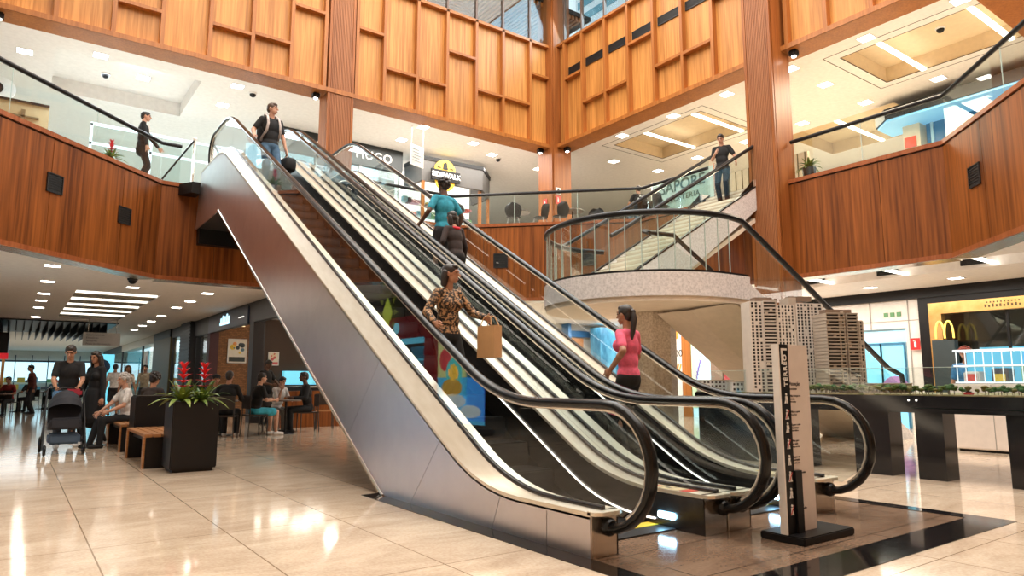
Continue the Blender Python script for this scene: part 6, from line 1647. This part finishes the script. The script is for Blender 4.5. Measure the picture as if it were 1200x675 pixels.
# 2 woman in the leopard blouse
LEO = noise_mat('leopard_blouse', (.015, .010, .007), (.50, .28, .13), (1, 1, 1), 34, 2, .7, 0, .46, .58)
yb = 6.10; zb = stepz(yb)
lp, S_, T_, H_, A_, R_ = person('woman in leopard print blouse riding down the nearer escalator with a paper bag', (3.60, yb, zb), (.12, -1), LEO, BLKC, 'tan', 1.58, ('bob', HAIRD), hands=(('w', 3.31, 5.86, rail_z(5.80)+.05), (.26, -.36, 1.13)), head=(.6, .05), female=True, sleeve='long', vox=.0055, curl=.5)
Ml = Matrix.Translation(lp.location) @ Matrix.Rotation(lp.rotation_euler[2], 4, 'Z')
KRAFT = M_('kraft_paper', (.62, .36, .17), .7)
hx, hy, hz = .26*.905, -.36*.905-.06, 1.13*.905-.03
t = thing('paper_bag', 'brown paper shopping bag in the hand of the woman in the leopard blouse', 'bag', tuple(Ml @ Vector((hx, hy, hz-.36))))
m = MB(); m.prism([(hx-.055, hz-.38), (hx+.055, hz-.38), (hx+.05, hz-.06), (hx-.05, hz-.06)], hy-.13, hy+.13, 'y'); m.xf(Ml); m.build('bag', KRAFT, t)
m = MB(); m.box(hx+.052, hx+.057, hy-.05, hy+.05, hz-.18, hz-.11); m.xf(Ml); m.build('print', M_('bag_red', (.65, .08, .05), .5), t)
for q in (-1, 1):
    m = MB(); m.tube([(hx+q*.05, hy-.09, hz-.06), (hx+q*.03, hy-.05, hz+.03), (hx+q*.02, hy+.0, hz+.045), (hx+q*.03, hy+.05, hz+.03), (hx+q*.05, hy+.09, hz-.06)], .006, 6); m.xf(Ml); m.build('handle', KRAFT, t)
# 3 and 4 riders going up
TEAL = cloth('teal', (.03, .30, .42))
yb = 9.35; zb = stepz(yb)
person('person with curly dark hair and teal shirt riding up the farther escalator, seen from behind', (5.42, yb, zb), (-.1, 1), TEAL, DKG, 'dark', 1.78, ('curly', HAIRD), hands=((-.34, -.10, .98), (.34, -.16, 1.02)), vox=.006)
yb = 8.62; zb = stepz(yb)
person('person in dark brown top and black trousers riding up behind the teal shirt', (5.22, yb, zb), (-.1, 1), cloth('dark_brown', (.035, .022, .02)), BLKC, 'tan', 1.56, ('bob', HAIRD), lean=.18, hands=((-.30, -.20, .92), (.30, -.16, .95)), sleeve='long', vox=.010, female=True)
m = MB(); pz_ = zb+1.295
m.tube([(5.22+.075*math.cos(a), 8.70+.08*math.sin(a), pz_+.02*math.sin(a)) for a in [2*PI*k/14 for k in range(14)]], .022, 8, closed=True)
one(m, 'scarf', cloth('red', (.62, .03, .05)), 'red scarf at the neck of the rider in the dark brown top', 'scarf', (5.22, 8.66, pz_))
# 5 woman in pink
PINK = cloth('pink', (.80, .13, .22))
yb = 5.30; zb = stepz(yb)
person('woman in pink T-shirt and black trousers with a ponytail riding up the farther escalator', (5.40, yb, zb), (-.15, 1), PINK, BLKC, 'tan', 1.66, ('ponytail', HAIRD), hands=((-.30, -.25, 1.0), (.30, -.02, 1.02)), female=True, vox=.0055)
# 6 man in the suit upstairs
sp = person('man in black suit with white collar standing upstairs at the left balustrade, seen side on', (2.02, 17.62, ZF), (1, -.15), BLKC, BLKC, 'light', 1.78, ('short', HAIRD), hands=((-.24, -.10, .88), (.20, -.34, .99)), sleeve='long', vox=.006)[0]
Ms = Matrix.Translation(sp.location) @ Matrix.Rotation(sp.rotation_euler[2], 4, 'Z')
m = MB(); m.tube([(.068*math.cos(a), .0+.066*math.sin(a), 1.50+.012*math.sin(a)) for a in [2*PI*k/14 for k in range(14)]], .014, 8, closed=True); m.cone((0, -.112, 1.44), (0, -.128, 1.30), .026, .014, 8); m.xf(Ms)
o = m.build('collar', WHTC, None); Mi = Ms.inverted(); o.parent = sp; o.data.transform(Mi)
# 7 man at the head of the stair
person('man in black looking at his phone at the head of the stair', (13.36, 9.85, 5.325), (-1, -.45), BLKC, BLKC, 'light', 1.72, ('short', HAIRD), hands=((-.10, -.26, 1.22), (.36, -.16, .98)), head=(0, .45), feet=((-.10, .10, .085), (.10, -.06, .085)), vox=.006)
# 8 seated man with the printed shirt
s8 = person('man in black T-shirt with white back print sitting upstairs at the far corner', (14.85, 13.95, ZF), (.35, .94), BLKC, JEAN, 'tan', 1.72, ('short', HAIRD), pelvis=(0, .02, .54), feet=((-.12, -.40, .085), (.12, -.36, .085)), hands=((-.26, -.32, .74), (.26, -.32, .74)), lean=.12, vox=.010, group=None)[0]
M8 = Matrix.Translation(s8.location) @ Matrix.Rotation(s8.rotation_euler[2], 4, 'Z')
m = MB(); r = random.Random(5)
for k in range(16): m.ell((r.uniform(-.11, .11), .128+r.uniform(-.004, .004), .90+r.uniform(-.09, .09)), (r.uniform(.012, .03), .010, r.uniform(.010, .022)), 8, 5)
m.xf(M8); o = m.build('shirt_print', WHTC, None); o.parent = s8; o.data.transform(M8.inverted())
# 9 the couple with the stroller
person('man in black V-neck T-shirt pushing the stroller', (.80, 14.52, 0), (-.06, -1), BLKC, DKG, 'tan', 1.80, ('short', HAIRD), hands=((-.17, -.40, 1.02), (.15, -.40, 1.02)), lean=.16, head=(-.15, .35), feet=((-.10, -.18, .085), (.10, .30, .12)), vox=.006, curl=.9, shoes=WHTC)
person('woman in black with long dark hair walking beside the stroller', (1.24, 14.75, 0), (-.75, -.55), BLKC, BLKC, 'tan', 1.70, ('long', HAIRD), sleeve='long', dress=True, feet=((-.09, -.12, .085), (.09, .18, .10)), hands=((-.24, -.12, .88), (.24, -.05, .86)), female=True, vox=.010, shoes=WHTC, head=(.2, .2))
# 10 on the benches
person('elderly person with grey curly hair and white shirt sitting on the farther bench', (1.66, 14.25, 0), (-1, -.15), WHTC, BLKC, 'light', 1.64, ('curly', HAIRG), pelvis=(0, .06, .56), feet=((-.12, -.50, .085), (.12, -.40, .085)), hands=((-.14, -.36, .66), (.20, -.30, .68)), lean=.10, vox=.006)
person('person with bushy dark hair sitting on the farther bench with back to the white shirt', (1.98, 13.62, 0), (.7, .7), cloth('dark_top', (.03, .022, .02)), BLKC, 'tan', 1.66, ('curly', HAIRD), pelvis=(0, .0, .56), feet=((-.12, -.45, .085), (.12, -.42, .085)), hands=((-.16, -.34, .68), (.16, -.34, .68)), lean=.12, vox=.010)
# 11 walkers far down the concourse
person('walker in white shirt and dark shorts far down the concourse, seen from behind', (2.80, 26.9, 0), (.2, 1), WHTC, DKG, 'tan', 1.74, ('short', HAIRD), trousers='shorts', feet=((-.1, -.2, .085), (.1, .2, .12)), vox=.014)
person('woman in pale cream clothes walking far down the concourse', (3.02, 25.6, 0), (.1, -1), cloth('cream', (.66, .56, .46)), cloth('cream2', (.68, .60, .52)), 'tan', 1.68, ('long', HAIRB), feet=((-.09, -.2, .085), (.09, .2, .11)), vox=.014, female=True)
person('man in beige shirt and dark trousers by the white shop front down the concourse', (3.78, 27.4, 0), (-.5, -1), cloth('beige', (.40, .34, .24)), DKG, 'tan', 1.74, ('short', HAIRD), vox=.014)
# 12 group at the far left
person('man in dark red brown shirt standing among the tables at the far left', (.62, 30.6, 0), (-1, -.3), cloth('rust', (.14, .04, .03)), DKG, 'tan', 1.76, ('short', HAIRD), sleeve='long', lean=.15, vox=.016)
for k, (x, y, fx, fy, c, lab) in enumerate(((-.75, 28.4, .6, .8, (.10, .06, .04), 'person in brown sitting at the table at the far left edge'), (-.05, 29.6, -.6, -.8, (.30, .03, .03), 'person in red sitting at the far left table'), (.6, 32.4, -.5, .7, (.02, .02, .025), 'person in black sitting at the second table at the far left'), (1.5, 35.4, -.4, .6, (.10, .28, .45), 'person in blue sitting at the farthest left table'))):
    person(lab, (x, y, 0), (fx, fy), cloth('sit%d' % k, c), DKG, 'tan', 1.70, ('short', HAIRD), pelvis=(0, .0, .55), feet=((-.12, -.45, .085), (.12, -.42, .085)), hands=((-.2, -.36, .76), (.2, -.36, .76)), lean=.15, vox=.018)
# 13 cafe guests
SEAT = dict(pelvis=(0, .0, .55), feet=((-.12, -.44, .085), (.12, -.40, .085)), hands=((-.18, -.36, .78), (.18, -.36, .78)), lean=.14, vox=.011)
person('man in black sitting sideways at the cafe beside the planter', (3.66, 15.22, 0), (.45, .9), BLKC, BLKC, 'tan', 1.76, ('short', HAIRD), shoes=WHTC, sleeve='long', **SEAT)
person('person in a dark cap sitting at the cafe table behind the bromeliads', (3.76, 16.75, 0), (-.1, -1), DKG, BLKC, 'tan', 1.68, ('cap', HAIRD), **SEAT)
person('person in black top and turquoise shorts sitting at the cafe', (4.28, 15.35, 0), (1, .15), BLKC, cloth('turquoise', (.05, .45, .62)), 'light', 1.72, ('short', HAIRD), trousers='shorts', shoes=WHTC, **SEAT)
person('boy in white T-shirt sitting at the cafe table eating', (5.02, 16.28, 0), (.35, -.9), WHTC, cloth('grey_trousers', (.16, .15, .13)), 'light', 1.58, ('short', HAIRD), pelvis=(0, .0, .60), feet=((-.12, -.44, .085), (.12, -.40, .085)), hands=((-.08, -.26, 1.06), (.18, -.36, .82)), lean=.22, head=(0, .25), vox=.010)
person('man in black sitting with his back to the escalator at the cafe', (5.62, 15.86, 0), (-1, .1), BLKC, BLKC, 'dark', 1.76, ('short', HAIRD), sleeve='long', **SEAT)
person('waiter in black standing at the cafe and looking down', (5.62, 19.25, 0), (.55, -.85), BLKC, BLKC, 'dark', 1.74, ('short', HAIRD), hands=((-.12, -.30, 1.08), (.2, -.34, 1.02)), head=(0, .4), vox=.011)

person('person with bushy red brown hair standing behind the white display rack', (14.05, 5.28, 0), (-1, -.2), cloth('blue_shirt', (.05, .20, .40)), DKG, 'tan', 1.76, ('curly', noise_mat('hair_red', (.20, .025, .012), (.34, .06, .03), (3, 3, 1), 40, 3, .6)), vox=.013)
# ================================================================= CAMERA, LIGHT, VIEW
cam = bpy.data.cameras.new('camera'); co = bpy.data.objects.new('camera', cam); COL.objects.link(co)
cam.sensor_width = 36; cam.lens = 24.0; cam.clip_end = 300; cam.clip_start = .05
th = math.atan2(110, 800); yaw = math.atan2(585, math.hypot(800, 110))
co.location = (0, 0, 1.15); co.rotation_euler = (PI/2+th, 0, -yaw)
scn.camera = co
w = bpy.data.worlds.new('World'); scn.world = w; w.use_nodes = True
bg = w.node_tree.nodes['Background']; bg.inputs[0].default_value = (.80, .93, 1.0, 1); bg.inputs[1].default_value = 1.15
area('skylight_stand_in', (6.5, 7, 14.6), 14, 18, 4600, (1, .94, .86))  # area lamp below the solid roof, standing in for a skylight
area('upper_ceiling_glow_left', (1.8, 20.1, 8.97), 3, 2.7, 480, (.78, .92, 1))
area('upper_ceiling_glow_far', (5, 26, 8.9), 10, 5, 420, (.78, .92, 1))
area('upper_ceiling_glow_middle', (11, 19, 8.9), 6, 2.5, 420, (1, .95, .88))
area('coffer_fill_near', (16.9, 6.5, 8.96), 2.2, 2.8, 380, (1, .86, .64))  # unseen area lamps added under the coffer openings to light the upper floor
area('coffer_fill_far', (16.85, 14, 8.96), 2.2, 3.3, 380, (1, .86, .64))
area('coffer_fill_back', (21, 10.3, 8.96), 2.6, 3.1, 260, (1, .86, .64))
area('lower_ceiling_glow_right', (16.3, 6.5, 3.36), 2, 8, 260, (1, .92, .82))
area('lift_lobby_fill', (19, 18.7, 3.36), 4, 3, 260, (.92, .97, 1))  # fill lamp added to brighten the lower back
area('stair_fill', (16.2, 13.5, 3.36), 3, 6, 340, (1, .94, .86))  # unseen fill lamp added to brighten the stair soffit
area('clerestory_daylight', (13.8, 14.2, 13.5), 2, 5, 260, (.55, .82, 1), (0, PI/2-.45, 0))
area('far_concourse_glow', (1, 48, 3.35), 6, 16, 350, (.85, .95, 1))
scn.view_settings.view_transform = 'Standard'; scn.view_settings.look = 'None'
scn.view_settings.gamma = 1; scn.view_settings.use_curve_mapping = False; scn.view_settings.exposure = 0.0
c = scn.cycles
c.max_bounces = 10; c.diffuse_bounces = 4; c.glossy_bounces = 5; c.transmission_bounces = 4; c.transparent_max_bounces = 32
c.sample_clamp_indirect = 6; c.caustics_reflective = False; c.caustics_refractive = False
c.use_denoising = True
